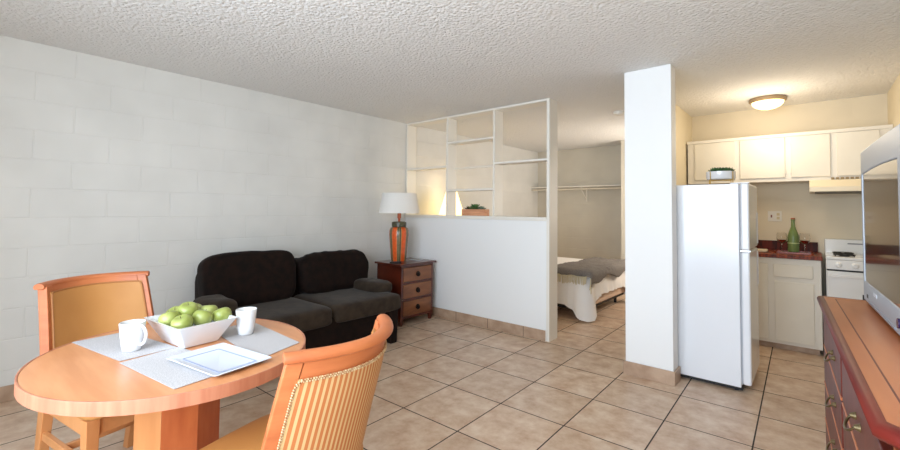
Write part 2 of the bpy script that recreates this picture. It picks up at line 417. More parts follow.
def slab(bm, a0, a1, t0, t1, o0, o1, na=20, nt=16, uv=False, puff=0):
    lay = bm.loops.layers.uv.verify() if uv else None
    def grid(off, pf):
        g = []
        for i in range(na+1):
            row = []
            for j in range(nt+1):
                a = a0+(a1-a0)*i/na; t = t0+(t1-t0)*j/nt
                u = i/na*2-1; v = j/nt*2-1
                k = (1-abs(u)**5)*(1-abs(v)**5)
                row.append((bm.verts.new(bp_(a, t, off+pf*k)), a, t))
            g.append(row)
        return g
    G0, G1 = grid(o0, 0), grid(o1, puff)
    fs = []
    for i in range(na):
        for j in range(nt):
            fs.append((G0[i][j],G0[i][j+1],G0[i+1][j+1],G0[i+1][j])); fs.append((G1[i][j],G1[i+1][j],G1[i+1][j+1],G1[i][j+1]))
    for i in range(na):
        fs.append((G0[i][0],G0[i+1][0],G1[i+1][0],G1[i][0])); fs.append((G0[i][nt],G1[i][nt],G1[i+1][nt],G0[i+1][nt]))
    for j in range(nt):
        fs.append((G0[0][j],G1[0][j],G1[0][j+1],G0[0][j+1])); fs.append((G0[na][j],G0[na][j+1],G1[na][j+1],G1[na][j]))
    for f in fs:
        face = bm.faces.new([v[0] for v in f])
        if uv:
            for l, v in zip(face.loops, f): l[lay].uv = (v[1]*0.5+0.5, v[2])
    return bm
def path_pts(a0, a1, t0, t1, r, off, n=14):
    """rounded rectangle in (a,t) space open at the bottom"""
    P = [(a0, t0 + (t1-r*1.0-t0)*i/n) for i in range(n+1)]
    P += [(a0+r*0.9*(1-math.cos(R(q))), t1-r+r*math.sin(R(q))) for q in (22,45,68,90)]
    P += [(a0+r*0.9+(a1-a0-1.8*r)*i/(2*n), t1) for i in range(1, 2*n)]
    P += [(a1-r*0.9*(1-math.cos(R(q))), t1-r+r*math.sin(R(q))) for q in (90,68,45,22)]
    P += [(a1, t0 + (t1-r-t0)*(n-i)/n) for i in range(n+1)]
    return [bp_(a, t, off) for a, t in P]
def beam(bm, p, q, w, d, w2=None, d2=None):
    p, q = Vector(p), Vector(q); w2 = w2 or w; d2 = d2 or d
    a = [bm.verts.new(p+Vector((sx*w/2, sy*d/2, 0))) for sx, sy in ((-1,-1),(1,-1),(1,1),(-1,1))]
    b = [bm.verts.new(q+Vector((sx*w2/2, sy*d2/2, 0))) for sx, sy in ((-1,-1),(1,-1),(1,1),(-1,1))]
    bm.faces.new(list(reversed(a))); bm.faces.new(b)
    for i in range(4): bm.faces.new((a[i], a[(i+1)%4], b[(i+1)%4], b[i]))
def make_chair(label, loc, rz):
    t = thing('dining_chair', label, 'chair', loc, rz, 'dining chairs at the round table')
    mf, ml = M['maple_frame'], M['maple_leg']
    # back
    for s in (-1, 1):
        bm = bmesh.new(); a, b = (0.86*s, 1.0*s) if s > 0 else (-1.0, -0.86)
        slab(bm, a, b, -0.02, 1.0, -0.018, 0.018, 3, 18); obj('back_post', bm, mf, t, smooth=True, bevel=0.003)
    bm = bmesh.new(); slab(bm, -0.855, 0.855, 0.875, 0.99, -0.016, 0.016, 24, 3); obj('top_board', bm, mf, t, smooth=True)
    bm = bmesh.new(); slab(bm, -0.855, 0.855, 0.0, 0.10, -0.016, 0.016, 24, 3); obj('lower_rail', bm, mf, t, smooth=True)
    # rolled top rail
    bm = bmesh.new(); rings = []
    for i in range(41):
        a = -1.03+2.06*i/40; c = bp_(a, 1.0, 0.006); e = 1.0 if abs(a) < 1.0 else 0.93
        d = Vector((1, (0.2*a)/0.26, 0)).normalized(); nn = Vector((d.y, -d.x, 0))
        ring = []
        for k in range(14):
            th = 2*PI*k/14
            px_ = 0.023*spow(math.cos(th), 0.8)*e; pz_ = 0.015*spow(math.sin(th), 0.8)*e
            ring.append(bm.verts.new(c+nn*(px_+0.003)+Vector((0,0,pz_+0.006-0.004*abs(math.cos(th))))))
        rings.append(ring)
    for p, q in zip(rings, rings[1:]):
        for k in range(14): bm.faces.new((p[k], p[(k+1)%14], q[(k+1)%14], q[k]))
    bm.faces.new(rings[0]); bm.faces.new(list(reversed(rings[-1])))
    obj('top_rail', bm, mf, t, smooth=True, angle=50, bevel=0.003)
    # inner upholstered panel and its piping, outer striped panel with braid
    bm = bmesh.new(); slab(bm, -0.925, 0.925, 0.08, 0.94, -0.012, -0.022, 28, 20, puff=-0.012)
    ip = obj('inner_back_panel', bm, M['tan'], t, smooth=True)
    bm = bmesh.new(); tube(bm, path_pts(-0.915, 0.915, 0.08, 0.932, 0.05, -0.022), 0.0045, 8); obj('piping', bm, M['piping'], ip, smooth=True)
    bm = bmesh.new(); slab(bm, -0.885, 0.885, 0.04, 0.885, 0.012, 0.021, 28, 20, uv=True, puff=0.006)
    op = obj('outer_back_panel', bm, M['stripes'], t, smooth=True)
    P = path_pts(-0.88, 0.88, 0.04, 0.88, 0.06, 0.023)
    bm = bmesh.new()
    # braid: rope of little knots
    L_ = [0]; 
    for i in range(1, len(P)): L_.append(L_[-1]+(P[i]-P[i-1]).length)
    k = 0; s = 0.004
    i = 0
    while s < L_[-1]:
        while L_[i+1] < s: i += 1
        c = P[i].lerp(P[i+1], (s-L_[i])/(L_[i+1]-L_[i])); d = (P[i+1]-P[i]).normalized()
        for w in (-1, 1):
            u = d.cross(Vector((0,-1,0))).normalized()*0.0028*w
            bmesh.ops.create_icosphere(bm, subdivisions=1, radius=0.0032, matrix=Matrix.Translation(c+u+d*0.0022*w))
        s += 0.0075
    obj('braid_trim', bm, M['gimp'], op, smooth=True, angle=80)
    # seat
    bm = bmesh.new()
    def tp(v):
        k = 1+0.10*(v.y/0.22)+0.0*v.x
        return Vector((v.x*k, v.y, v.z + (0.008 if v.z > 0 else 0)*(1-(v.x/0.25)**2)))
    pillow(bm, (0,0.05,0.462), (0.235,0.25,0.038), 0.35, 0.28, 64, 20, taper=tp); obj('seat_cushion', bm, M['tan'], t, smooth=True, angle=80)
    bm = bmesh.new(); prism(bm, [(-0.195,-0.19),(0.195,-0.19),(0.235,0.25),(-0.235,0.25)], 0.355, 0.43); obj('seat_frame', bm, ml, t, bevel=0.004)
    for s in (-1, 1):
        bm = bmesh.new(); beam(bm, (s*0.228,0.25,0), (s*0.22,0.238,0.43), 0.036, 0.036, 0.048, 0.048); obj('leg', bm, ml, t, bevel=0.003)
        bm = bmesh.new(); beam(bm, (s*0.185,-0.27,0), (s*0.19,-0.195,0.44), 0.036, 0.04, 0.042, 0.05); obj('leg', bm, ml, t, bevel=0.003)
        bm = bmesh.new(); beam(bm, (s*0.21,-0.215,0.24), (s*0.21,-0.215,0.28), 0.02, 0.02)
        bm.free(); bm = bmesh.new(); prism(bm, [(s*0.18,-0.215),(s*0.18+s*0.02,-0.215),(s*0.232+s*0.005,0.19),(s*0.232-s*0.015,0.19)], 0.23, 0.265)
        obj('side_stretcher', bm, ml, t, bevel=0.002)
    obj('cross_stretcher', B(-0.205,0.205,-0.01,0.012,0.233,0.262), ml, t, bevel=0.002)
    return t
CH1 = make_chair('maple dining chair with tan inner back facing us, behind the table', (1.575,-1.215,0), R(-75))
CH2 = dup(CH1, (2.81,-1.035,0), R(107), 'near dining chair seen from behind, with striped outer back')
CH2.scale = (0.99, 1, 0.978)

# ------------------------------------------------------------------ things on the table
M['ceramic'] = mat('white glazed ceramic', (226,226,228), rough=0.12, coat=0.3)
M['porcelain'] = mat('white porcelain plate', (206,212,222), rough=0.15)
M['blue_line'] = mat('blue painted rim line', (136,148,182), rough=0.3)
def woven():
    m = mat('grey woven placemat', (172,168,168), rgb2=(204,200,200), scale=260, detail=2, rough=0.9, bump=0.35, bscale=500)
    return m
M['woven'] = woven()
ZT = 0.7415
def placemat(pts, label, z):
    bm = bmesh.new(); n = 14
    (p0,p1,p2,p3) = [Vector((*p,0)) for p in pts]
    G = [[None]*(n+1) for _ in range(n+1)]
    for i in range(n+1):
        for j in range(n+1):
            u, v = i/n, j/n
            q = (p0*(1-u)+p3*u)*(1-v)+(p1*(1-u)+p2*u)*v
            w = 0.0004*noise.noise(Vector((q.x*30,q.y*30,3)))
            G[i][j] = bm.verts.new((q.x,q.y,z+0.0006+w))
    for i in range(n):
        for j in range(n): bm.faces.new((G[i][j],G[i+1][j],G[i+1][j+1],G[i][j+1]))
    o = obj('placemat', bm, M['woven']); tag(o, label, 'placemat', 'grey woven placemats')
    s = o.modifiers.new('thick','SOLIDIFY'); s.thickness = 0.0014; s.offset = 0
    return o
def mug(loc, rz, label, sc=1.0):
    t = thing('mug', label, 'mug', loc, rz, 'white mugs on the table')
    bm = bmesh.new()
    prof = [(0.026,0.0),(0.029,0.002),(0.0335,0.03),(0.038,0.07),(0.0405,0.102),(0.0395,0.104),(0.0378,0.102),(0.035,0.07),(0.031,0.03),(0.026,0.006),(0.001,0.005)]
    lathe(bm, [(r*sc, z*sc) for r, z in prof], n=48); obj('cup', bm, M['ceramic'], t, smooth=True, angle=60)
    bm = bmesh.new()
    pts = []
    for i in range(17):
        a = R(100-200*i/16); pts.append(((0.036+0.026*math.cos(a) if True else 0)*sc, 0, (0.058+0.036*math.sin(a)*1.0)*sc))
    pts[0] = (0.038*sc,0,0.094*sc); pts[-1] = (0.0335*sc,0,0.026*sc)
    tube(bm, pts, 0.0052*sc, 10); obj('handle', bm, M['ceramic'], t, smooth=True, angle=60)
    return t

# ------------------------------------------------------------------ fridge
M['fridge'] = mat('white fridge enamel', (236,238,242), rough=0.22, coat=0.2, bump=0.03, bscale=300)
M['gasket'] = mat('grey rubber gasket', (176,178,184), rough=0.7)
M['black'] = mat('black plastic', (18,18,20), rough=0.5)
M['chrome'] = mat('brushed steel', (190,190,190), rough=0.25, metal=1)
fr = thing('refrigerator', 'tall white two-door refrigerator beside the pillar', 'refrigerator', (3.09,1.895,0))
obj('body', B(0.0,0.655,0,0.56,0.035,1.512), M['fridge'], fr, bevel=0.006)
obj('gasket', B(0.6555,0.6645,0.012,0.548,0.06,1.50), M['gasket'], fr)
d1 = obj('freezer_door', B(0.665,0.718,-0.004,0.564,1.025,1.515), M['fridge'], fr, bevel=0.014, seg=4)
d2 = obj('fridge_door', B(0.665,0.718,-0.004,0.564,0.06,1.013), M['fridge'], fr, bevel=0.014, seg=4)
for d, z0, z1 in ((d1,1.05,1.3),(d2,0.72,0.99)):
    obj('handle', B(0.7185,0.724,0.50,0.55,z0,z1), M['fridge'], d, bevel=0.003)
obj('hinge', B(0.66,0.72,0.01,0.05,1.0145,1.0235), M['chrome'], fr)
obj('hinge', B(0.60,0.72,0.01,0.05,1.5125,1.52), M['fridge'], fr, bevel=0.002)
obj('kick_grille', B(0.02,0.66,0.02,0.54,0.012,0.0345), M['black'], fr)
for x in (0.05, 0.62):
    for y in (0.05, 0.51):
        b2 = bmesh.new(); lathe(b2, [(0.015,0),(0.015,0.012)], x, y, 12); obj('foot', b2, M['black'], fr)

M['gold'] = mat('gold metal wire', (212,180,110), rough=0.3, metal=0.9)
pl = thing('planter', 'white bowl planter with succulents on a gold stand on top of the refrigerator', 'planter', (3.60,2.12,1.513))
bm = bmesh.new(); lathe(bm, [(0.045,0.046),(0.095,0.048),(0.102,0.057),(0.102,0.108),(0.096,0.108),(0.094,0.062),(0.001,0.060)], n=40); obj('bowl', bm, M['ceramic'], pl, smooth=True, angle=50)
bm = bmesh.new(); lathe(bm, [(0.092,0.063),(0.092,0.100)], n=32); obj('soil', bm, M['soil'], pl)
bm = bmesh.new()
for q in range(4):
    a = R(45+90*q+12); x, y = 0.107*math.cos(a), 0.107*math.sin(a)
    tube(bm, [(x,y,0),(x,y,0.105)], 0.0035, 8)
tube(bm, [(0.107*math.cos(R(57)),0.107*math.sin(R(57)),0.042),(0.107*math.cos(R(237)),0.107*math.sin(R(237)),0.042)], 0.0035, 8)
tube(bm, [(0.107*math.cos(R(147)),0.107*math.sin(R(147)),0.042),(0.107*math.cos(R(327)),0.107*math.sin(R(327)),0.042)], 0.0035, 8)
obj('stand', bm, M['gold'], pl, smooth=True)
for q in range(9):
    a = q*2.4; r = 0.02+0.045*math.sqrt(q/9)
    b2 = bmesh.new(); rosette(b2, r*math.cos(a), r*math.sin(a), 0.104, 0.042, 7, 3, 0.9); obj('succulent', b2, M['leaf' if q % 3 else 'leaf3'], pl, smooth=True, angle=50)

# ------------------------------------------------------------------ kitchen
M['cab'] = mat('off-white cabinet paint', (232,226,214), rough=0.45, spec=0.4)
M['cab_door'] = mat('off-white cabinet door paint', (232,226,212), rgb2=(228,221,206), scale=4, rough=0.45, spec=0.4)
M['counter'] = mat('dark red wood laminate', (74,20,10), rgb2=(150,66,30), scale=9, stretch=(6,1,1), detail=5, rough=0.45, spec=0.3)
M['splash'] = mat('dark red wood splashback', (44,12,7), rgb2=(104,36,16), scale=8, stretch=(5,1,1), detail=5, rough=0.5, spec=0.25)
bc = thing('base_cabinet', 'off-white kitchen base cabinet under the dark red worktop', 'cabinet', (0,0,0))
obj('body', B(3.06,4.212,3.285,3.838,0.055,0.866), M['cab'], bc, bevel=0.002)
obj('plinth', B(3.06,4.19,3.33,3.838,0.0,0.0545), M['base'], bc)
def cdoor(parent, nm, x0, x1, z0, z1, y=3.285, t=0.016, hinges=True, hx=None):
    d = obj(nm, B(x0,x1,y-t,y-0.0005,z0,z1), M['cab_door'], parent, bevel=0.004)
    if hinges:
        for z in (z0+0.06, z1-0.06):
            hxx = hx if hx is not None else x1
            obj('hinge', B(hxx-0.002,hxx+0.008,y-t*0.7,y-0.0005,z-0.018,z+0.018), M['cab_door'], d)
    return d
cdoor(bc, 'door', 3.44,3.815,0.085,0.81)
cdoor(bc, 'door', 3.866,4.158,0.085,0.645)
cdoor(bc, 'drawer_front', 3.858,4.153,0.69,0.81, hinges=False)
wt = thing('worktop', 'dark red wood-grain kitchen worktop with low splashback', 'worktop', (0,0,0))
obj('slab', B(3.06,4.222,3.255,3.838,0.867,0.902), M['counter'], wt, bevel=0.004)
obj('splashback', B(3.06,4.195,3.815,3.838,0.903,1.002), M['splash'], wt, bevel=0.002)
# uppers
uc = thing('wall_cabinet', 'off-white wall cabinets with four flat doors above the worktop', 'cabinet', (0,0,0))
obj('body', B(3.075,4.722,3.515,3.838,1.612,2.085), M['cab'], uc, bevel=0.002)
obj('crown_strip', B(3.072,4.722,3.50,3.5145,2.06,2.092), M['cab'], uc, bevel=0.002)
for x0, x1, hx in ((3.15,3.53,3.142),(3.575,3.955,None),(4.003,4.298,3.995),(4.345,4.635,4.637)):
    cdoor(uc, 'door', x0, x1, 1.65, 2.055, y=3.515, hx=hx)
hd = thing('range_hood', 'cream range hood under the wall cabinet, above the stove', 'range hood', (0,0,0))
bm = bmesh.new()
P = [(3.36,1.50),(3.838,1.50),(3.838,1.611),(3.42,1.611),(3.36,1.545)]
a = [bm.verts.new((4.14,y,z)) for y,z in P]; b = [bm.verts.new((4.722,y,z)) for y,z in P]
bm.faces.new(a); bm.faces.new(list(reversed(b)))
for i in range(5): bm.faces.new((a[i],b[i],b[(i+1)%5],a[(i+1)%5]))
M['hood'] = mat('cream enamel', (234,220,190), rough=0.35)
obj('canopy', bm, M['hood'], hd, bevel=0.003)
bm = bmesh.new()
for i in range(9):
    x = 4.30+i*0.034; box(bm, x, x+0.022, 3.4985, 3.5145, 1.618, 1.638)
o = obj('vent_slots', bm, mat('vent slot dark', (150,130,96), rough=0.8), hd)
obj('filter', B(4.18,4.69,3.40,3.80,1.492,1.4995), mat('hood filter', (96,88,74), rough=0.5, metal=0.4), hd)
# stove
M['stove'] = mat('white stove enamel', (236,236,234), rough=0.2, coat=0.3)
st = thing('stove', 'white narrow gas stove at the end of the worktop', 'stove', (4.245,3.25,0))
W = 0.472
obj('body', B(0,W,0.02,0.585,0.03,0.885), M['stove'], st, bevel=0.004)
obj('cooktop', B(-0.002,W,-0.004,0.5,0.886,0.912), M['stove'], st, bevel=0.006)
obj('backguard', B(0,W,0.50,0.585,0.886,1.045), M['stove'], st, bevel=0.01, seg=3)
b2 = bmesh.new(); box(b2, 0,W,-0.004,0.0195,0.80,0.884); cp = obj('control_panel', b2, M['stove'], st, bevel=0.004)
for i in range(4):
    b2 = bmesh.new(); x = 0.09+i*0.098 if i else 0.07
    x = (0.085,0.195,0.29,0.39)[i]
    lathe(b2, [(0.026,0),(0.025,0.006),(0.018,0.01),(0.016,0.026),(0.001,0.027)], n=20)
    box(b2, -0.004,0.004,-0.016,0.016,0.01,0.032)
    for v in b2.verts: v.co = Vector((x+v.co.x, -0.0045-v.co.z, 0.843+v.co.y))
    obj('knob', b2, M['stove'], cp, smooth=True, angle=40)
dd = obj('oven_door', B(0.008,W-0.008,-0.008,0.0195,0.22,0.785), M['stove'], st, bevel=0.004)
obj('door_gap', B(0.004,W-0.004,0.004,0.0195,0.7865,0.7985), M['black'], st)
bm = bmesh.new(); box(bm, 0.02,W-0.02,-0.04,-0.028,0.735,0.76); box(bm, 0.03,0.05,-0.028,-0.0085,0.74,0.755); box(bm, W-0.05,W-0.03,-0.028,-0.0085,0.74,0.755); obj('handle', bm, M['stove'], dd, bevel=0.003)
obj('warming_drawer', B(0.008,W-0.008,-0.006,0.0195,0.05,0.205), M['stove'], st, bevel=0.004)
bm = bmesh.new(); box(bm, 0.235,0.36,-0.0095,-0.0085,0.555,0.60); obj('badge', bm, mat('black badge', (40,40,44), rough=0.4), dd)
bm = bmesh.new(); box(bm, 0.245,0.262,-0.0105,-0.0096,0.565,0.59); box(bm, 0.275,0.35,-0.0105,-0.0096,0.57,0.585); obj('badge_print', bm, M['stove'], dd)
M['iron'] = mat('black iron grate', (26,26,28), rough=0.6)
for gx in (0.13, 0.345):
    for gy in (0.13, 0.36):
        b2 = bmesh.new()
        pts = [(gx+0.075*math.cos(2*PI*i/24), gy+0.075*math.sin(2*PI*i/24), 0.927) for i in range(25)]
        tube(b2, pts, 0.004, 6)
        for q in range(4):
            a = q*PI/2+PI/4; tube(b2, [(gx+0.02*math.cos(a),gy+0.02*math.sin(a),0.929),(gx+0.09*math.cos(a),gy+0.09*math.sin(a),0.927),(gx+0.09*math.cos(a),gy+0.09*math.sin(a),0.912)], 0.004, 6)
        g = obj('burner_grate', b2, M['iron'], st, smooth=True)
        b2 = bmesh.new(); lathe(b2, [(0.035,0.912),(0.035,0.918),(0.022,0.922)], gx, gy, 20); obj('burner', b2, M['iron'], st)
bm = bmesh.new(); box(bm, 0.17,0.29,0.499,0.4998,1.0,1.012); obj('maker_plate', bm, mat('grey plate', (130,130,134), rough=0.4), st)
# pan/spoon rest on the stove
pn = obj('spoon_rest', bmesh.new(), None) if False else None

# outlet
ol = thing('outlet_plate', 'cream double switch and socket plate on the kitchen wall', 'outlet', (3.845,3.8395,1.262))
obj('plate', B(-0.06,0.06,-0.006,0,-0.055,0.055), M['cab'], ol, bevel=0.002)
obj('switch', B(-0.035,-0.022,-0.012,-0.0065,-0.014,0.014), mat('red brown switch', (130,60,40), rough=0.5), ol)
M['ivory'] = mat('ivory socket', (206,190,150), rough=0.5)
for z in (0.02,-0.02): obj('socket', B(0.017,0.043,-0.0085,-0.0065,z-0.014,z+0.014), M['ivory'], ol, bevel=0.002)

# bottle, glasses, tray
M['glass_green'] = mat('green bottle glass', (136,160,98), rough=0.12, trans=0.35, ior=1.45)
M['glass'] = mat('clear glass', (250,250,250), rough=0.02, trans=1.0, ior=1.3)
M['wine'] = mat('red wine', (120,24,14), rough=0.05, trans=0.3)
M['tray'] = mat('red brown tray', (110,40,22), rgb2=(150,70,40), scale=6, rough=0.3)
ty = thing('serving_tray', 'thin dark red wooden tray on the worktop under the bottle', 'tray', (4.01,3.52,0.9025))
bm = bmesh.new(); prism(bm, rrect(-0.15,0.15,-0.10,0.10,0.02), 0, 0.008); obj('base', bm, M['tray'], ty)
bm = bmesh.new(); ringband(bm, rrect(-0.155,0.155,-0.105,0.105,0.025), rrect(-0.147,0.147,-0.097,0.097,0.017), 0.0, 0.016); obj('rim', bm, M['tray'], ty)
bt = thing('bottle', 'green glass bottle with cork stopper standing on the tray', 'bottle', (4.007,3.55,0.911))
bm = bmesh.new()
prof = [(0.034,0),(0.045,0.006),(0.047,0.02),(0.047,0.14),(0.045,0.165),(0.031,0.21),(0.018,0.25),(0.0155,0.285),(0.0155,0.31),(0.018,0.312),(0.018,0.324)]
inner = [(r-0.003, z) for r, z in reversed(prof[1:])]; inner[-1] = (0.001, 0.006)
lathe(bm, prof+inner, n=32, cap1=True); obj('glass_body', bm, M['glass_green'], bt, smooth=True, angle=50)
bm = bmesh.new(); lathe(bm, [(0.0145,0.30),(0.0145,0.322),(0.017,0.326),(0.017,0.338)], n=20); obj('cork', bm, mat('cork', (176,96,66), rough=0.9), bt, smooth=True)
bm = bmesh.new(); lathe(bm, [(0.0474,0.085),(0.0476,0.087),(0.0476,0.092),(0.0474,0.094)], n=32, cap0=False, cap1=False); obj('label_band', bm, mat('pale band', (190,200,140), rough=0.6), bt, smooth=True)
def wineglass(loc, label):
    t = thing('wine_glass', label, 'glass', loc, 0, 'wine glasses on the tray')
    bm = bmesh.new()
    lathe(bm, [(0.034,0),(0.034,0.0015),(0.005,0.006),(0.0035,0.02),(0.0035,0.07),(0.006,0.082),(0.026,0.094),(0.039,0.115),(0.043,0.14),(0.040,0.17),(0.035,0.19),
               (0.0338,0.19),(0.0388,0.17),(0.0418,0.14),(0.0378,0.116),(0.025,0.0955),(0.001,0.0865)], n=32)
    obj('glass_body', bm, M['glass'], t, smooth=True, angle=60)
    bm = bmesh.new(); lathe(bm, [(0.001,0.0875),(0.0245,0.0962),(0.0370,0.1165),(0.0388,0.122),(0.001,0.122)], n=32, cap0=False); obj('wine', bm, M['wine'], t, smooth=True, angle=50)
    return t
wineglass((3.918,3.49,0.911), 'wine glass with a little red wine, left of the green bottle')
g2 = dup([o for o in C.objects if o.name.startswith('wine_glass')][0], (4.096,3.49,0.911), 0, 'wine glass with a little red wine, right of the green bottle')
nb = obj('folded_cloth', B(3.70,3.80,3.42,3.58,0.9025,0.925), mat('cream cloth', (222,206,180), rough=0.9), bevel=0.006); tag(nb, 'small cream folded cloth on the worktop beside the refrigerator', 'cloth')

# ceiling light
M['lampglass'] = mat('lit frosted glass', (255,222,160), rough=0.5, emit=2.6)
cl = thing('ceiling_light', 'round lit flush ceiling light in the kitchen', 'ceiling light', (3.83,3.37,H-0.001))
bm = bmesh.new(); lathe(bm, [(0.145,0),(0.157,-0.006),(0.157,-0.028),(0.137,-0.04),(0.13,-0.03)], n=48); obj('rim', bm, mat('bronze beige rim', (150,128,100), rough=0.4, metal=0.3), cl, smooth=True, angle=40)
bm = bmesh.new(); lathe(bm, [(0.134,-0.038),(0.127,-0.06),(0.105,-0.083),(0.07,-0.1),(0.035,-0.108),(0.006,-0.11)], n=48); obj('glass_bowl', bm, M['lampglass'], cl, smooth=True, angle=60)
bm = bmesh.new(); lathe(bm, [(0.008,-0.11),(0.01,-0.118),(0.004,-0.124)], n=16); obj('finial', bm, M['cab'], cl, smooth=True)
# smoke detector
sd = thing('smoke_detector', 'small white round smoke detector on the ceiling', 'smoke detector', (2.46,3.05,H-0.001))
bm = bmesh.new(); lathe(bm, [(0.062,0),(0.062,-0.012),(0.055,-0.03),(0.03,-0.038)], n=32); obj('housing', bm, M['trim'], sd, smooth=True)
bm = bmesh.new(); lathe(bm, [(0.02,-0.0385),(0.018,-0.042)], n=20); obj('vent', bm, M['cab'], sd, smooth=True)

# ------------------------------------------------------------------ sofa
M['sofa'] = mat('dark brown velvet', (13,6,3), rgb2=(29,14,7), scale=18, detail=6, rough=0.85, sheen=0.03, bump=0.4, bscale=160, spec=0.2)
M['sofa_seat'] = mat('dark brown velvet seat with painted sheen', (44,34,26), rgb2=(60,49,38), scale=12, detail=6, rough=0.85, sheen=0.1, bump=0.4, bscale=160, spec=0.2)  # velvet sheen on seat and arms put into the colour as a lighter grey-brown
sf = thing('sofa', 'dark brown plush two-seat sofa against the block wall', 'sofa', (0.03,0.30,0))
# local: x 0 at the wall .. 1.0 front
L0, L1 = -0.76, 0.78
bm = bmesh.new(); pillow(bm, (0.50,(L0+L1)/2,0.215), (0.45,(L1-L0)/2-0.02,0.155), 0.14, 0.12, 72, 24, amp=0.004, freq=6); obj('base', bm, M['sofa'], sf, smooth=True, angle=80)
bm = bmesh.new(); pillow(bm, (0.13,(L0+L1)/2+0.05,0.45), (0.12,(L1-L0)/2+0.02,0.35), 0.25, 0.25, 72, 24, amp=0.008, freq=5,
        taper=lambda v: Vector((v.x-0.04*(v.z/0.37), v.y, v.z*(1.0-0.22*max(0, v.y))))); obj('back_frame', bm, M['sofa'], sf, smooth=True, angle=80)
for y0, y1, k in ((-0.74, 0.025, 0), (0.035, 0.80, 1)):
    bm = bmesh.new()
    pillow(bm, (0.61,(y0+y1)/2,0.388), (0.385,(y1-y0)/2,0.085), 0.3, 0.16, 80, 24, amp=0.012, freq=4.5, seed=k+2)
    obj('seat_cushion', bm, M['sofa_seat'], sf, smooth=True, angle=80)
for y0, y1, z1, k in ((-0.755,0.03,0.895,0),(0.075,0.865,0.835,1)):
    Mx = Matrix.Translation((0.31,(y0+y1)/2,0.45)) @ Matrix.Rotation(R(-13),4,'Y')
    h = (z1-0.45)/2
    bm = bmesh.new()
    pillow(bm, (0,0,h), (0.125,(y1-y0)/2,h+0.02), 0.5 if k else 0.4, 0.40, 110, 50, amp=0.026 if k else 0.013, freq=6.5 if k else 4, seed=k+5, M=Mx,
           taper=lambda v, h=h, k=k: Vector((v.x, v.y*(1+(0.05 if k else 0.02)*(v.z/h)), v.z*(1+(0.06 if k else 0)*v.y))))
    obj('back_cushion', bm, M['sofa'], sf, smooth=True, angle=80)
# small padded arms
for y, x1, s, z in ((0.735,0.80,1,0.50),(-0.75,0.74,-1,0.525)):
    bm = bmesh.new()
    xc = 0.585 if s > 0 else 0.54
    pillow(bm, (xc, y, z), (x1-xc, 0.125 if s > 0 else 0.12, 0.068 if s > 0 else 0.08), 0.6, 0.5, 56, 24, amp=0.01, freq=7, seed=s+9)
    obj('armrest', bm, M['sofa_seat'], sf, smooth=True, angle=80)
bm = bmesh.new(); pillow(bm, (0.48,L0+0.03,0.30), (0.40,0.07,0.22), 0.25, 0.3, 48, 20, amp=0.006); obj('arm_side', bm, M['sofa'], sf, smooth=True, angle=80)
bm = bmesh.new(); pillow(bm, (0.44,L1-0.02,0.30), (0.36,0.06,0.19), 0.25, 0.3, 48, 20, amp=0.006); obj('arm_side', bm, M['sofa'], sf, smooth=True, angle=80)
for x, y in ((0.93,0.70),(0.93,-0.69),(0.1,0.68),(0.1,-0.69)):
    bm = bmesh.new(); beam(bm, (x,y,0), (x,y,0.4 if x > 0.5 else 0.1), 0.08, 0.08, 0.1, 0.1); obj('leg', bm, M['sofa'], sf, bevel=0.008)

# ------------------------------------------------------------------ nightstand
M['mahog'] = mat('dark mahogany', (66,24,14), rgb2=(96,38,22), scale=4, stretch=(1,5,1), detail=5, rough=0.3, coat=0.3)
M['drawer_w'] = mat('amber brown drawer wood', (112,62,30), rgb2=(144,88,48), scale=3, stretch=(1,1,4), detail=6, rough=0.35, coat=0.25)
M['iron_dark'] = mat('dark iron pull', (38,28,24), rough=0.45, metal=0.7)
ns = thing('nightstand', 'dark mahogany side table with three amber drawers in the corner', 'side table', (0.215,1.66,0))
# local x 0..0.43 front, y -0.22..0.22
obj('top', B(-0.01,0.445,-0.285,0.285,0.668,0.69), M['mahog'], ns, bevel=0.004)
bm = bmesh.new(); box(bm, 0,0.40,-0.25,-0.225,0.08,0.667); box(bm, 0,0.40,0.225,0.25,0.08,0.667); box(bm, 0,0.02,-0.225,0.225,0.08,0.667)
box(bm, 0.02,0.40,-0.225,0.225,0.08,0.10); obj('body', bm, M['mahog'], ns)
bm = bmesh.new(); box(bm, 0.40,0.42,-0.25,-0.222,0.08,0.667); box(bm, 0.40,0.42,0.222,0.25,0.08,0.667)
for z in (0.08,0.275,0.46,0.647): box(bm, 0.40,0.42,-0.222,0.222,z,z+0.02)
obj('face_frame', bm, M['mahog'], ns)
for z0, z1 in ((0.105,0.27),(0.30,0.455),(0.485,0.642)):
    d = obj('drawer', B(0.36,0.424,-0.218,0.218,z0,z1), M['drawer_w'], ns, bevel=0.003)
    b2 = bmesh.new(); zc = (z0+z1)/2
    pts = [(0.436, 0.022*math.cos(2*PI*i/20), zc-0.006+0.022*math.sin(2*PI*i/20)) for i in range(21)]
    tube(b2, pts, 0.0045, 6); 
    Mr = Matrix.Translation((0.4245,0,zc)) @ Matrix.Rotation(R(90),4,'Y')
    b3 = bmesh.new(); lathe(b3, [(0.03,0),(0.028,0.004),(0.012,0.006),(0.010,0.014),(0.002,0.016)], n=20)
    for v in b3.verts: v.co = Mr @ v.co
    obj('back_plate', b3, M['iron_dark'], d, smooth=True); obj('ring_pull', b2, M['iron_dark'], d, smooth=True)
for x in (0.02,0.395):
    for y in (-0.23,0.23):
        bm = bmesh.new(); beam(bm, (x,y,0), (x,y,0.08), 0.03, 0.03, 0.045, 0.045); obj('foot', bm, M['mahog'], ns, bevel=0.003)
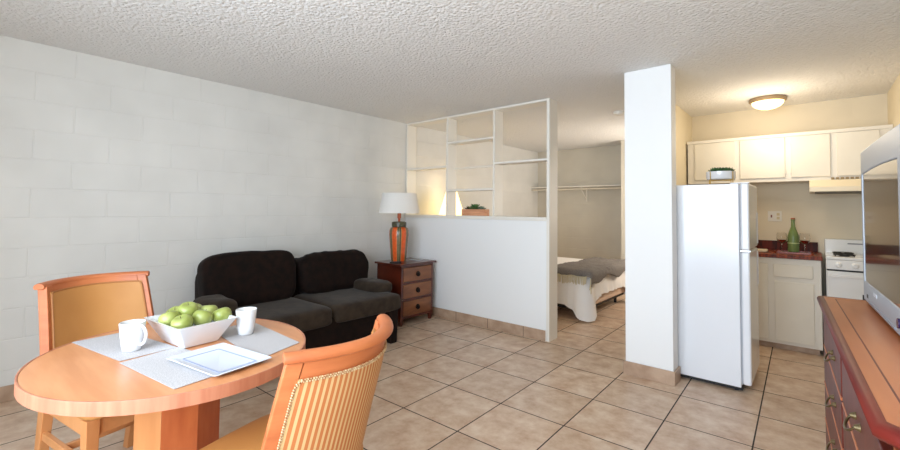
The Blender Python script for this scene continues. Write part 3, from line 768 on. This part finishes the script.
# table lamp
def vase_mat():
    m = mat('orange and olive striped ceramic', (210,92,48), rough=0.3, coat=0.3); nt = m.node_tree; b = nt.nodes['Principled BSDF']; L = nt.links.new
    tc = nt.nodes.new('ShaderNodeTexCoord'); sp = nt.nodes.new('ShaderNodeSeparateXYZ'); L(tc.outputs['Object'], sp.inputs[0])
    at = nt.nodes.new('ShaderNodeMath'); at.operation = 'ARCTAN2'; L(sp.outputs['Y'], at.inputs[0]); L(sp.outputs['X'], at.inputs[1])
    mu = nt.nodes.new('ShaderNodeMath'); mu.operation = 'MULTIPLY_ADD'; mu.inputs[1].default_value = 6/(2*PI)*1.0; mu.inputs[2].default_value = 0.42+6; L(at.outputs[0], mu.inputs[0])
    fr_ = nt.nodes.new('ShaderNodeMath'); fr_.operation = 'FRACT'; L(mu.outputs[0], fr_.inputs[0])
    rp = nt.nodes.new('ShaderNodeValToRGB'); rp.color_ramp.interpolation = 'CONSTANT'; e = rp.color_ramp.elements
    e[0].position = 0; e[0].color = lin((236,98,40)); e[1].position = 0.5; e[1].color = lin((196,150,96))
    for p, c in ((0.56,(84,84,58)),(0.72,(176,150,104)),(0.78,(80,78,56)),(0.94,(196,150,96))):
        k = e.new(p); k.color = lin(c)
    L(fr_.outputs[0], rp.inputs[0])
    n = nt.nodes.new('ShaderNodeTexNoise'); n.inputs['Scale'].default_value = 30; n.inputs['Detail'].default_value = 5; L(tc.outputs['Object'], n.inputs['Vector'])
    mx = nt.nodes.new('ShaderNodeMix'); mx.data_type = 'RGBA'; mx.blend_type = 'MULTIPLY'
    r2 = nt.nodes.new('ShaderNodeValToRGB'); r2.color_ramp.elements[0].position = 0.35; r2.color_ramp.elements[0].color = (0.5,0.45,0.4,1); r2.color_ramp.elements[1].position = 0.6
    L(n.outputs['Fac'], r2.inputs[0]); mx.inputs['Factor'].default_value = 0.4; L(rp.outputs[0], mx.inputs[6]); L(r2.outputs[0], mx.inputs[7])
    # olive neck band
    L(mx.outputs[2], b.inputs['Base Color'])
    return m
M['vase'] = vase_mat()
M['olive'] = mat('olive glazed neck', (92,88,62), rgb2=(60,56,40), scale=20, rough=0.35)
M['shade'] = mat('white linen shade', (236,232,226), rough=0.9)
tl = thing('table_lamp', 'table lamp with orange and olive striped vase base and white shade', 'lamp', (0.37,1.60,0.6905))
bm = bmesh.new(); lathe(bm, [(0.086,0.0),(0.089,0.02),(0.091,0.022),(0.097,0.10),(0.108,0.23),(0.115,0.31),(0.113,0.36),(0.10,0.39),(0.078,0.40)], n=48); obj('vase', bm, M['vase'], tl, smooth=True, angle=50)
bm = bmesh.new(); lathe(bm, [(0.078,0.401),(0.086,0.405),(0.086,0.455),(0.07,0.463),(0.02,0.465)], n=40); obj('neck', bm, M['olive'], tl, smooth=True, angle=40)
bm = bmesh.new(); lathe(bm, [(0.014,0.465),(0.014,0.50),(0.022,0.505),(0.022,0.58),(0.004,0.582)], n=16); obj('socket', bm, mat('copper', (170,90,60), rough=0.4, metal=0.6), tl, smooth=True)
bm = bmesh.new(); lathe(bm, [(0.242,0.565),(0.200,0.80),(0.198,0.80),(0.240,0.565)], n=56, cap0=False, cap1=False)
obj('lamp_shade', bm, M['shade'], tl, smooth=True, angle=60)
bm = bmesh.new(); lathe(bm, [(0.004,0.582),(0.004,0.79)], n=8)
for q in range(3):
    a = q*2*PI/3; tube(bm, [(0,0,0.79),(0.198*math.cos(a),0.198*math.sin(a),0.79)], 0.002, 6)
obj('harp', bm, M['chrome'], tl)
rm = thing('remote_control', 'small black remote control beside the orange lamp', 'remote control', (0.50,1.44,0.6905), R(60))
bm = bmesh.new(); prism(bm, rrect(-0.065,0.065,-0.022,0.022,0.01), 0, 0.016); obj('case', bm, M['black'], rm, bevel=0.003)
bm = bmesh.new()
for i in range(5):
    for j in range(2): box(bm, -0.05+i*0.02,-0.04+i*0.02,-0.012+j*0.014,-0.002+j*0.014,0.0165,0.0185)
obj('buttons', bm, mat('grey button', (90,90,94), rough=0.6), rm)
pc = thing('leaflet', 'pale glossy leaflets lying on the side table right of the lamp', 'leaflet', (0.43,1.83,0.6905), R(20))
bm = bmesh.new(); box(bm, -0.07,0.07,-0.05,0.05,0,0.003); obj('cover', bm, mat('pale blue card', (206,214,220), rough=0.2), pc)
bm = bmesh.new(); box(bm, -0.05,0.05,-0.035,0.035,0.0031,0.0036); obj('picture', bm, mat('leaflet print', (120,120,110), rgb2=(190,170,140), scale=30, rough=0.25), pc)

# ------------------------------------------------------------------ table-top setting
placemat([(1.80,-1.425),(1.775,-1.245),(2.19,-1.165),(2.215,-1.35)], 'grey placemat under the left mug', ZT)
placemat([(2.237,-1.355),(2.192,-1.16),(2.60,-1.085),(2.637,-1.30)], 'grey placemat at the near edge of the table, partly under the white plate', ZT)
placemat([(2.05,-0.985),(2.02,-0.80),(2.50,-0.815),(2.575,-1.02)], 'grey placemat under the right mug', ZT)
mug((2.103,-1.292,ZT+0.0018), R(28), 'white mug with its handle showing, on the left placemat', 1.05)
m2 = dup([o for o in C.objects if o.name == 'mug'][0], (2.212,-0.910,ZT+0.0018), R(150), 'white mug right of the apple bowl, handle turned away')
# rectangular plate
pt = thing('serving_plate', 'flat white rectangular plate with a blue rim line, in front of the bowl', 'plate', (2.487,-1.118,ZT+0.0018), R(9))
def plate_bm(hx, hy, z, rim, h):
    bm = bmesh.new(); rs = []
    for k, zz in ((-0.02,z),(0.0,z+h),(-0.002,z+h+0.002),(-rim,z+0.006),(-rim-0.004,z+0.0045)):
        rs.append([bm.verts.new((x,y,zz)) for x,y in rrect(-hx-k,hx+k,-hy-k,hy+k,0.008,4)])
    for a, b in zip(rs, rs[1:]):
        for i in range(len(a)): bm.faces.new((a[i],a[(i+1)%len(a)],b[(i+1)%len(a)],b[i]))
    bm.faces.new(list(reversed(rs[0]))); bm.faces.new(rs[-1]); return bm
obj('dish', plate_bm(0.16,0.105,0,0.03,0.012), M['porcelain'], pt, smooth=True, angle=30)
bm = bmesh.new(); ringband(bm, rrect(-0.122,0.122,-0.067,0.067,0.006,4), rrect(-0.1185,0.1185,-0.0635,0.0635,0.004,4), 0.0047, 0.0058)
obj('rim_line', bm, M['blue_line'], pt)
# bowl
bw = thing('fruit_bowl', 'white square tapered bowl full of green apples on the table', 'bowl', (2.128,-1.099,ZT+0.0018), R(6))
bm = bmesh.new(); rs = []
for hx, hy, z in ((0.100,0.068,0.0),(0.155,0.114,0.091),(0.158,0.117,0.094),(0.150,0.109,0.094),(0.098,0.066,0.008)):
    rs.append([bm.verts.new((x,y,z)) for x,y in rrect(-hx,hx,-hy,hy,0.012,4)])
for a, b in zip(rs, rs[1:]):
    for i in range(len(a)): bm.faces.new((a[i],a[(i+1)%len(a)],b[(i+1)%len(a)],b[i]))
bm.faces.new(list(reversed(rs[0]))); bm.faces.new(rs[-1])
obj('dish', bm, M['ceramic'], bw, smooth=True, angle=30)
M['apple'] = mat('green apple skin', (134,144,64), rgb2=(170,176,102), scale=9, detail=6, rough=0.32, coat=0.15)
M['stem'] = mat('apple stem', (80,62,36), rough=0.8)
def apple(loc, label, s=0.0385, tilt=(0,0,0)):
    t = thing('apple', label, 'apple', loc, tilt[2], 'green apples in the white bowl'); t.rotation_euler = tilt
    bm = bmesh.new(); prof = []
    for i in range(1, 24):
        a = -PI/2+PI*i/24; r = s*math.cos(a)**0.9*(1+0.10*math.sin(a)); z = s*0.93*math.sin(a)
        d = math.exp(-(r/(0.42*s))**2)*0.26*s; z -= d*math.copysign(1, z) * (1 if z > 0 else 0.6)
        prof.append((r, z))
    lathe(bm, prof, n=32); obj('flesh', bm, M['apple'], t, smooth=True, angle=80)
    bm = bmesh.new(); tube(bm, [(0,0,s*0.6),(0.001,0,s*0.85),(0.003,0,s*0.98)], 0.0012, 6); obj('stem', bm, M['stem'], t)
    return t
APS = [((2.202,-1.153,0.834),'green apple in the front row of the bowl, second from the left'),
       ((2.110,-1.171,0.838),'green apple at the left corner of the bowl'),
       ((2.177,-1.073,0.838),'green apple in the front row of the bowl, third from the left'),
       ((2.179,-0.997,0.834),'green apple at the right corner of the bowl, nearest the right mug'),
       ((2.031,-1.126,0.836),'green apple in the back row of the bowl, leftmost there'),
       ((2.099,-1.102,0.862),'green apple topping the middle of the pile'),
       ((2.099,-1.024,0.840),'green apple in the second row of the bowl, rightmost there'),
       ((2.009,-1.051,0.836),'green apple at the far back corner of the bowl')]
a0 = apple(APS[0][0], APS[0][1], tilt=(0.3,0.2,0))
for i, (l, lb) in enumerate(APS[1:]):
    a = dup(a0, l, 0, lb); a.rotation_euler = (random.uniform(-.5,.5), random.uniform(-.5,.5), random.uniform(0,6))

# ------------------------------------------------------------------ bed
M['sheet'] = mat('white bed sheet', (232,228,224), rough=0.9, bump=0.15, bscale=30)
M['pink'] = mat('pale peach box spring cloth', (214,186,164), rough=0.9)
M['throw'] = mat('grey brown knitted throw', (100,94,90), rgb2=(126,118,111), scale=90, detail=3, rough=0.95, bump=0.5, bscale=220)
M['fringe'] = mat('cream fringe yarn', (206,192,160), rough=0.95)
BX0, BX1, BY0, BY1, BZ = 0.06, 2.10, 3.0, 4.42, 0.565
bd = thing('bed', 'low bed with white sheet in the bedroom beyond the half wall', 'bed', (0,0,0))
obj('box_spring', B(BX0+0.02,BX1-0.015,BY0+0.015,BY1-0.015,0.15,0.32), M['pink'], bd, bevel=0.02, seg=3)
bm = bmesh.new(); pillow(bm, ((BX0+BX1)/2,(BY0+BY1)/2,0.44), ((BX1-BX0)/2-0.01,(BY1-BY0)/2-0.01,0.115), 0.15, 0.08, 96, 16); obj('mattress', bm, M['sheet'], bd, smooth=True, angle=80)
bm = bmesh.new(); box(bm, BX0+0.04,BX1-0.05,BY0+0.05,BY0+0.09,0.11,0.149); box(bm, BX0+0.04,BX1-0.05,BY1-0.09,BY1-0.05,0.11,0.149); box(bm, BX0+0.04,BX0+0.08,BY0+0.09,BY1-0.09,0.11,0.149); box(bm, BX1-0.09,BX1-0.05,BY0+0.09,BY1-0.09,0.11,0.149); obj('bed_frame', bm, M['black'], bd)
for x in (BX0+0.1,BX1-0.14):
    for y in (BY0+0.1,BY1-0.14):
        b2 = bmesh.new(); lathe(b2, [(0.02,0),(0.02,0.11)], x, y, 12); obj('leg', b2, M['black'], bd)
# draped sheet
def drape(x0, x1, y0, y1, z, hem, rings=14, n=180, amp=0.03, rr=0.05, seed=0, flat=8, hang_of=None):
    bm = bmesh.new(); cx, cy = (x0+x1)/2, (y0+y1)/2
    base = []
    for i in range(n):
        th = 2*PI*i/n
        # point on rounded rectangle by arclength-ish
        base.append(th)
    per = []
    poly = rrect(x0, x1, y0, y1, rr, 6)
    # resample
    P = [Vector((*p,0)) for p in poly]+[Vector((*poly[0],0))]
    Ls = [0]
    for a, b in zip(P, P[1:]): Ls.append(Ls[-1]+(b-a).length)
    k = 0
    for i in range(n):
        s = Ls[-1]*i/n
        while Ls[k+1] < s: k += 1
        p = P[k].lerp(P[k+1], (s-Ls[k])/max(1e-9, Ls[k+1]-Ls[k])); d = (P[k+1]-P[k]).normalized()
        per.append((p, Vector((d.y,-d.x,0)), s))
    R_ = []
    for j in range(1, flat+1):
        t = j/flat
        ring = []
        for p, nn, s in per:
            q = Vector((cx,cy,0)).lerp(p, t)
            zz = z + 0.006*noise.noise(Vector((q.x*5,q.y*5,seed)))*(1 if t < 1 else 0.3)
            if t == 1: zz -= 0.008
            ring.append(bm.verts.new((q.x,q.y,zz)))
        R_.append(ring)
    for j in range(1, rings+1):
        t = j/rings; ring = []
        for p, nn, s in per:
            hz = hem(p.x, p.y); zz = z-0.01-(z-0.01-hz)*t
            w = amp*t*(math.sin(s*34+1.5*math.sin(s*7))+0.5*math.sin(s*61+seed))*0.5
            off = 0.012+0.02*t+w+0.0*t
            drop = max(0, (0.16-hz)/0.16)
            q = p+nn*(max(0.008, off)+0.07*t*drop)
            ring.append(bm.verts.new((q.x,q.y,zz)))
        R_.append(ring)
    c = bm.verts.new((cx,cy,z))
    for i in range(n): bm.faces.new((c, R_[0][i], R_[0][(i+1)%n]))
    for a, b in zip(R_, R_[1:]):
        for i in range(n): bm.faces.new((a[i], a[(i+1)%n], b[(i+1)%n], b[i]))
    return bm
def hem(x, y):
    d = math.hypot(x-BX1, y-BY0); c = math.exp(-(d/0.16)**2)
    d2 = math.hypot(x-BX1, y-BY1); c2 = math.exp(-(d2/0.16)**2)
    b = 0.17 if y < BY0+0.05 else 0.27
    if x > BX1-0.06 and y > BY0+0.5: b = 0.27
    return b - (b-0.012)*c - (b-0.06)*c2
bm = drape(BX0+0.0, BX1, BY0, BY1, BZ, hem, seed=1)
o = obj('bed_sheet', bm, M['sheet'], bd, smooth=True, angle=80)
# throw
th = thing('throw_blanket', 'grey-brown fringed throw across the foot of the bed', 'blanket', (0,0,0))
def throw_pt(u, v, lift=0.0):
    """u along x (0 = edge on the bed, 1 = over the foot), v along y arclength"""
    xtop0, xtop1 = 1.58, BX1+0.02
    lu = (xtop1-xtop0)+0.06
    x = xtop0+u*lu + 0.02*math.sin(v*9); z = BZ+0.018+lift
    z += 0.012*noise.noise(Vector((u*6,v*5,2)))+0.008*noise.noise(Vector((u*15,v*13,5)))
    if x > xtop1:
        z -= (x-xtop1)*1.6+0.012; x = xtop1+0.045
    ymin, ymax = BY0-0.012, BY1+0.012
    y = ymin-0.05+v
    if y < ymin:
        dz = ymin-y; z -= dz*1.0+0.0; y = ymin-0.03-0.02*math.sin(u*22)*dz/0.13
    if y > ymax:
        dz = y-ymax; z -= dz; y = ymax+0.03
    return Vector((x,y,z))
bm = bmesh.new(); nu, nv = 44, 90; LV = (BY1-BY0)+0.024+0.10
G = [[bm.verts.new(throw_pt(i/nu, LV*j/nv)) for j in range(nv+1)] for i in range(nu+1)]
for i in range(nu):
    for j in range(nv): bm.faces.new((G[i][j],G[i+1][j],G[i+1][j+1],G[i][j+1]))
o = obj('cloth', bm, M['throw'], th, smooth=True, angle=80); s = o.modifiers.new('thick','SOLIDIFY'); s.thickness = 0.014; s.offset = 1
bm = bmesh.new()
for i in range(46):
    p = throw_pt(i/45, 0.0); q = p+Vector((random.uniform(-.012,.012), random.uniform(-.012,0.0), -0.085-random.uniform(0,.02)))
    tube(bm, [p, p.lerp(q,0.5)+Vector((0,-0.006,0)), q], [0.006,0.0045,0.006], 5)
o = obj('fringe', bm, M['fringe'], th, smooth=True); o['kind'] = 'stuff'
# bedside stand and lit lamp just behind the half wall
bs = thing('bedside_table', 'small dark bedside table hidden behind the half wall under the lit lamp', 'side table', (0.29,2.62,0))
obj('top', B(-0.2,0.2,-0.2,0.2,0.68,0.70), M['mahog'], bs, bevel=0.003); obj('body', B(-0.18,0.18,-0.18,0.18,0.12,0.679), M['mahog'], bs)
for x in (-0.15,0.15):
    for y in (-0.15,0.15): obj('leg', B(x-0.02,x+0.02,y-0.02,y+0.02,0,0.119), M['mahog'], bs)
bl = thing('bedside_lamp', 'lit bedside lamp with glowing tapered shade seen through the shelving', 'lamp', (0.29,2.62,0.7005))
bm = bmesh.new(); lathe(bm, [(0.07,0),(0.07,0.015),(0.02,0.03),(0.035,0.12),(0.03,0.22),(0.01,0.26),(0.01,0.52)], n=24); obj('base', bm, M['olive'], bl, smooth=True)
bm = bmesh.new(); lathe(bm, [(0.20,0.46),(0.075,0.86),(0.073,0.86),(0.198,0.46)], n=40, cap0=False, cap1=False); obj('lamp_shade', bm, mat('lit cream shade', (255,226,160), rough=0.8, emit=1.7), bl, smooth=True)
bm = bmesh.new(); lathe(bm, [(0.012,0.52),(0.03,0.56),(0.03,0.59),(0.012,0.62)], n=16); obj('bulb', bm, mat('lit bulb', (255,220,160), emit=8), bl, smooth=True)

# closet shelf and rail
cs = thing('closet_shelf', 'narrow white shelf and hanging rail across the bedroom back wall', 'shelf', (0,0,0))
obj('board', B(0.002,1.798,5.22,5.498,1.722,1.738), M['trim'], cs)
bm = bmesh.new(); tube(bm, [(0.002,5.26,1.685),(1.798,5.26,1.685)], 0.014, 12); obj('rail', bm, mat('wood rail', (226,216,196), rough=0.5), cs, smooth=True)
bm = bmesh.new(); box(bm, 1.0,1.02,5.478,5.498,1.47,1.721); box(bm, 1.0,1.02,5.24,5.4775,1.705,1.721)
tube(bm, [(1.01,5.486,1.50),(1.01,5.27,1.67)], 0.008, 8); obj('bracket', bm, M['cab'], cs)

# ------------------------------------------------------------------ dresser (right foreground)
M['dress_top'] = mat('orange cherry dresser top', (168,92,50), rgb2=(184,108,62), scale=3, stretch=(4,0.6,1), detail=6, rough=0.4, spec=0.35)
M['dress_edge'] = mat('dark cherry edge', (84,20,20), rgb2=(112,36,28), scale=4, stretch=(4,0.6,4), detail=5, rough=0.42, spec=0.25)
M['dress_body'] = mat('cherry frame', (176,96,56), rgb2=(190,112,68), scale=4, stretch=(3,3,0.6), rough=0.35)
M['dress_drawer'] = mat('dark plum cherry drawer', (84,28,22), rgb2=(108,42,32), scale=4, stretch=(1,3,1), detail=5, rough=0.4, spec=0.35)
M['brass'] = mat('antique brass', (120,106,78), rough=0.32, metal=0.9)
ds = thing('dresser', 'long cherry dresser with dark edge and brass pulls in the right foreground', 'dresser', (4.172,0.953,0), 0.0471)
LY = 1.615; DZ = 0.9; DW = 0.455
# local: x 0..DW, y -LY..0
def topshape(k, r=0.05):
    return [(k,-0.0-k),(k,-LY+k+r),(k+r,-LY+k),(DW,-LY+k),(DW,-k)]
bm = bmesh.new(); prism(bm, topshape(0.066,0.04), DZ-0.026, DZ); obj('top', bm, M['dress_top'], ds)
bm = bmesh.new(); prism(bm, topshape(0.062,0.04), DZ-0.03, DZ-0.0005); obj('inlay_line', bm, M['dress_edge'], ds)
bm = bmesh.new()
O_ = topshape(0.024,0.05); I_ = topshape(0.0615,0.04)
ringband(bm, O_, I_, DZ-0.028, DZ); obj('top_border', bm, M['dress_top'], ds)
bm = bmesh.new(); P = [(0.0,-0.022),(-0.001,-0.012),(0.004,-0.004),(0.012,0.0),(0.0235,0.0005),(0.0235,-0.034),(0.012,-0.034),(0.006,-0.028)]
rings = []
def offp(k): 
    return topshape(k,0.05)
cols = [offp(k) for k, z in P]
V = [[bm.verts.new((c[i][0],c[i][1],DZ+P[j][1])) for i in range(5)] for j, c in enumerate(cols)]
for j in range(len(P)):
    j2 = (j+1) % len(P)
    for i in range(4): bm.faces.new((V[j][(i+4) % 5 if False else i], V[j][i+1], V[j2][i+1], V[j2][i]))
    bm.faces.new((V[j][4], V[j][0], V[j2][0], V[j2][4]))
obj('edge_moulding', bm, M['dress_edge'], ds, smooth=True, angle=60)
bm = bmesh.new()
bx = 0.03; box(bm, bx+0.01, DW, -LY+0.03, -0.03, 0.06, DZ-0.036); obj('body', bm, M['dress_body'], ds)
bm = bmesh.new(); ncol = 2; cw = (LY-0.10)/ncol
for z in (0.06,0.19,0.365,0.51,0.68,DZ-0.056): pass
for i in range(ncol+1):
    y = -0.03-0.0-i*(LY-0.06-0.03)/ncol; box(bm, bx, bx+0.0095, y-0.03, y, 0.06, DZ-0.036)
obj('face_frame', bm, M['dress_body'], ds)
rows = [(0.085,0.325),(0.345,0.495),(0.515,0.665),(0.685,0.835)]
for i in range(ncol):
    ya = -0.03-0.03-i*(LY-0.09)/ncol; yb = -0.03-(i+1)*(LY-0.09)/ncol
    for z0, z1 in rows:
        d = obj('drawer', B(bx-0.012,bx+0.0095,yb+0.004,ya-0.004,z0,z1), M['dress_drawer'], ds, bevel=0.004)
        fb = bmesh.new(); 
        for (y0,y1,za,zb_) in ((yb+0.004,ya-0.004,z0-0.012,z0-0.002),): box(fb, bx-0.014,bx+0.009,y0,y1,za,zb_)
        obj('drawer_bead', fb, M['dress_body'], d, bevel=0.002)
        yc = (ya+yb)/2 if i == 1 else (ya+yb)/2-0.13; zc = (z0+z1)/2
        b2 = bmesh.new()
        xf = bx-0.012
        pts = []
        for q in range(13):
            a = PI*q/12; pts.append((xf-0.010-0.016*math.sin(a), yc-0.04*math.cos(a), zc-0.022*math.sin(a)))
        tube(b2, pts, [0.0028+0.0012*math.sin(PI*q/12) for q in range(13)], 8)
        for s in (-1,1):
            lb_ = []
            tube(b2, [(xf,yc+s*0.04,zc),(xf-0.013,yc+s*0.04,zc)], [0.011,0.005], 12)
        obj('pull', b2, M['brass'], d, smooth=True, angle=50)
bm = bmesh.new(); box(bm, bx+0.02, DW, -LY+0.05, -0.05, 0.0, 0.0595); obj('plinth', bm, M['dress_drawer'], ds)

# ------------------------------------------------------------------ television
M['tvsilver'] = mat('silver grey plastic', (150,158,170), rough=0.35, metal=0.25)
M['tvsilver2'] = mat('pale silver plastic', (170,176,184), rough=0.4, metal=0.2)
M['screen'] = mat('dark glossy screen', (58,48,42), rough=0.06, spec=0.8, coat=0.6)
tv = thing('television', 'large silver television on the dresser, cropped by the right edge', 'television', (4.336,0.885,DZ+0.001), 0.047)
# local: screen faces -x ; y from 0 down to -TW ; z 0..0.72
TW, TH = 0.80, 0.68
def tvouter(y, k=0): return 0
bm = bmesh.new()
# front bezel: arched top
def bez(bm, x0, x1, inset, zb0, ztop, arch, mouth=None):
    n = 20; a = []
    far = inset*0.45; pts = [(-far, zb0)]
    for i in range(n+1):
        y = -far-(TW-inset-far)*i/n; u = 2*i/n-1
        pts.append((y, ztop+arch*(1-u*u)))
    pts.append((-TW+inset, zb0))
    return pts
outer = bez(bm, 0,0, 0.0, 0.012, TH, 0.004); inner = bez(bm,0,0, 0.05, 0.10, TH-0.105, 0.008)
def ring_yz(bm, o_, i_, x0, x1):
    a = [bm.verts.new((x0,y,z)) for y,z in o_]; b = [bm.verts.new((x1,y,z)) for y,z in o_]; c = [bm.verts.new((x0,y,z)) for y,z in i_]; d = [bm.verts.new((x1,y,z)) for y,z in i_]
    for i in range(len(a)):
        j = (i+1) % len(a)
        bm.faces.new((a[i],a[j],c[j],c[i])); bm.faces.new((a[i],b[i],b[j],a[j])); bm.faces.new((c[i],c[j],d[j],d[i])); bm.faces.new((b[i],d[i],d[j],b[j]))
ring_yz(bm, outer, inner, 0.0, 0.05)
obj('bezel', bm, M['tvsilver2'], tv, bevel=0.006, seg=3)
bm = bmesh.new(); i2 = bez(None,0,0,0.051,0.101,TH-0.106,0.008)
n = len(i2); cv = []
a = [bm.verts.new((0.003,y,z)) for y,z in i2]; b = [bm.verts.new((0.05,y,z)) for y,z in i2]
bm.faces.new(a); bm.faces.new(list(reversed(b)))
for i in range(n): bm.faces.new((a[i],b[i],b[(i+1)%n],a[(i+1)%n]))
obj('screen', bm, M['screen'], tv)
bm = bmesh.new(); 
prof = [(0.051,0.0,0.02,TH),(0.12,0.02,0.0,TH-0.02),(0.20,0.10,0.0,TH-0.12),(0.325,0.22,0.0,TH-0.30)]
R_ = []
for x, ins, z0, z1 in prof:
    R_.append([bm.verts.new((x,y,z)) for y,z in ((-ins,z0),(-ins,z1-0.02),(-ins-0.05,z1),(-TW+ins+0.05,z1),(-TW+ins,z1-0.02),(-TW+ins,z0))])
for p, q in zip(R_, R_[1:]):
    for i in range(6): bm.faces.new((p[i],p[(i+1)%6],q[(i+1)%6],q[i]))
bm.faces.new(R_[0]); bm.faces.new(list(reversed(R_[-1])))
obj('housing', bm, M['tvsilver'], tv, bevel=0.004)
def on_front(name, y0, y1, z0, z1, m, x=-0.002):
    return obj(name, B(x, 0.004, y0, y1, z0, z1), m, tv, bevel=0.001)
bm = bmesh.new(); tube(bm, [(0.0,-TW+0.075,0.055),(-0.006,-TW+0.075,0.055)], 0.016, 20)
for v in bm.verts: pass
obj('power_button', bm, mat('purple black button', (50,30,70), rough=0.25), tv)
obj('logo', B(-0.0015,0.0,-0.33,-0.26,0.068,0.082), mat('pale logo', (215,220,228), rough=0.4), tv)
obj('front_sensor', B(-0.0015,0.0,-0.12,-0.09,0.035,0.05), M['black'], tv)
obj('control_panel', B(-0.003,0.0,-TW+0.14,-0.14,0.022,0.028), M['tvsilver'], tv)

# ------------------------------------------------------------------ lights
def area(name, loc, rot, sx, sy, power, col=(1,1,1)):
    l = bpy.data.lights.new(name, 'AREA'); l.shape = 'RECTANGLE'; l.size = sx; l.size_y = sy; l.energy = power; l.color = col
    o = bpy.data.objects.new(name, l); C.objects.link(o); o.location = loc; o.rotation_euler = rot; return o
def point(name, loc, power, col, r=0.05):
    l = bpy.data.lights.new(name, 'POINT'); l.energy = power; l.color = col; l.shadow_soft_size = r
    o = bpy.data.objects.new(name, l); C.objects.link(o); o.location = loc; return o
area('window_daylight', (3.3,-2.75,1.42), (R(90),0,0), 2.5, 1.7, 110, (0.73,0.86,1.0))
area('bedroom_window_daylight', (3.10,4.45,1.52), (0,R(90),0), 1.1, 0.95, 30, (1.0,0.90,0.78))
point('kitchen_bulb', (3.83,3.05,2.06), 9, (1.0,0.85,0.64), 0.18)
point('bedside_bulb', (0.29,2.62,1.66), 0.8, (1.0,0.80,0.5), 0.05)
w = bpy.data.worlds.new('World'); bpy.context.scene.world = w; w.use_nodes = True
bg = w.node_tree.nodes['Background']; bg.inputs[0].default_value = (0.80,0.90,1.0,1); bg.inputs[1].default_value = 1.0

# ------------------------------------------------------------------ camera
yaw, pitch, roll = -0.6902435594890892, 0.03665328256191231, 0.00888143489563494
cyw, syw, cp_, sp_ = math.cos(yaw), math.sin(yaw), math.cos(pitch), math.sin(pitch)
f = Vector((syw*cp_, cyw*cp_, sp_)); r = Vector((cyw,-syw,0)); u = r.cross(f)
cr, sr = math.cos(roll), math.sin(roll)
r2 = r*cr+u*sr; u2 = -r*sr+u*cr
cam = bpy.data.cameras.new('Camera'); co = bpy.data.objects.new('Camera', cam); C.objects.link(co)
mw = Matrix((( r2.x,u2.x,-f.x,4.165392554714697),( r2.y,u2.y,-f.y,-1.7438906886999845),( r2.z,u2.z,-f.z,1.3030715826182269),(0,0,0,1)))
co.matrix_world = mw
cam.sensor_fit = 'HORIZONTAL'; cam.sensor_width = 36; cam.lens = 419.95/900*36
cam.shift_x = -16.568/900; cam.shift_y = -30.795/900; cam.clip_start = 0.02
bpy.context.scene.camera = co
vs = bpy.context.scene.view_settings
vs.view_transform = 'Standard'; vs.look = 'None'; vs.exposure = 0.44; vs.gamma = 1.0; vs.use_curve_mapping = False
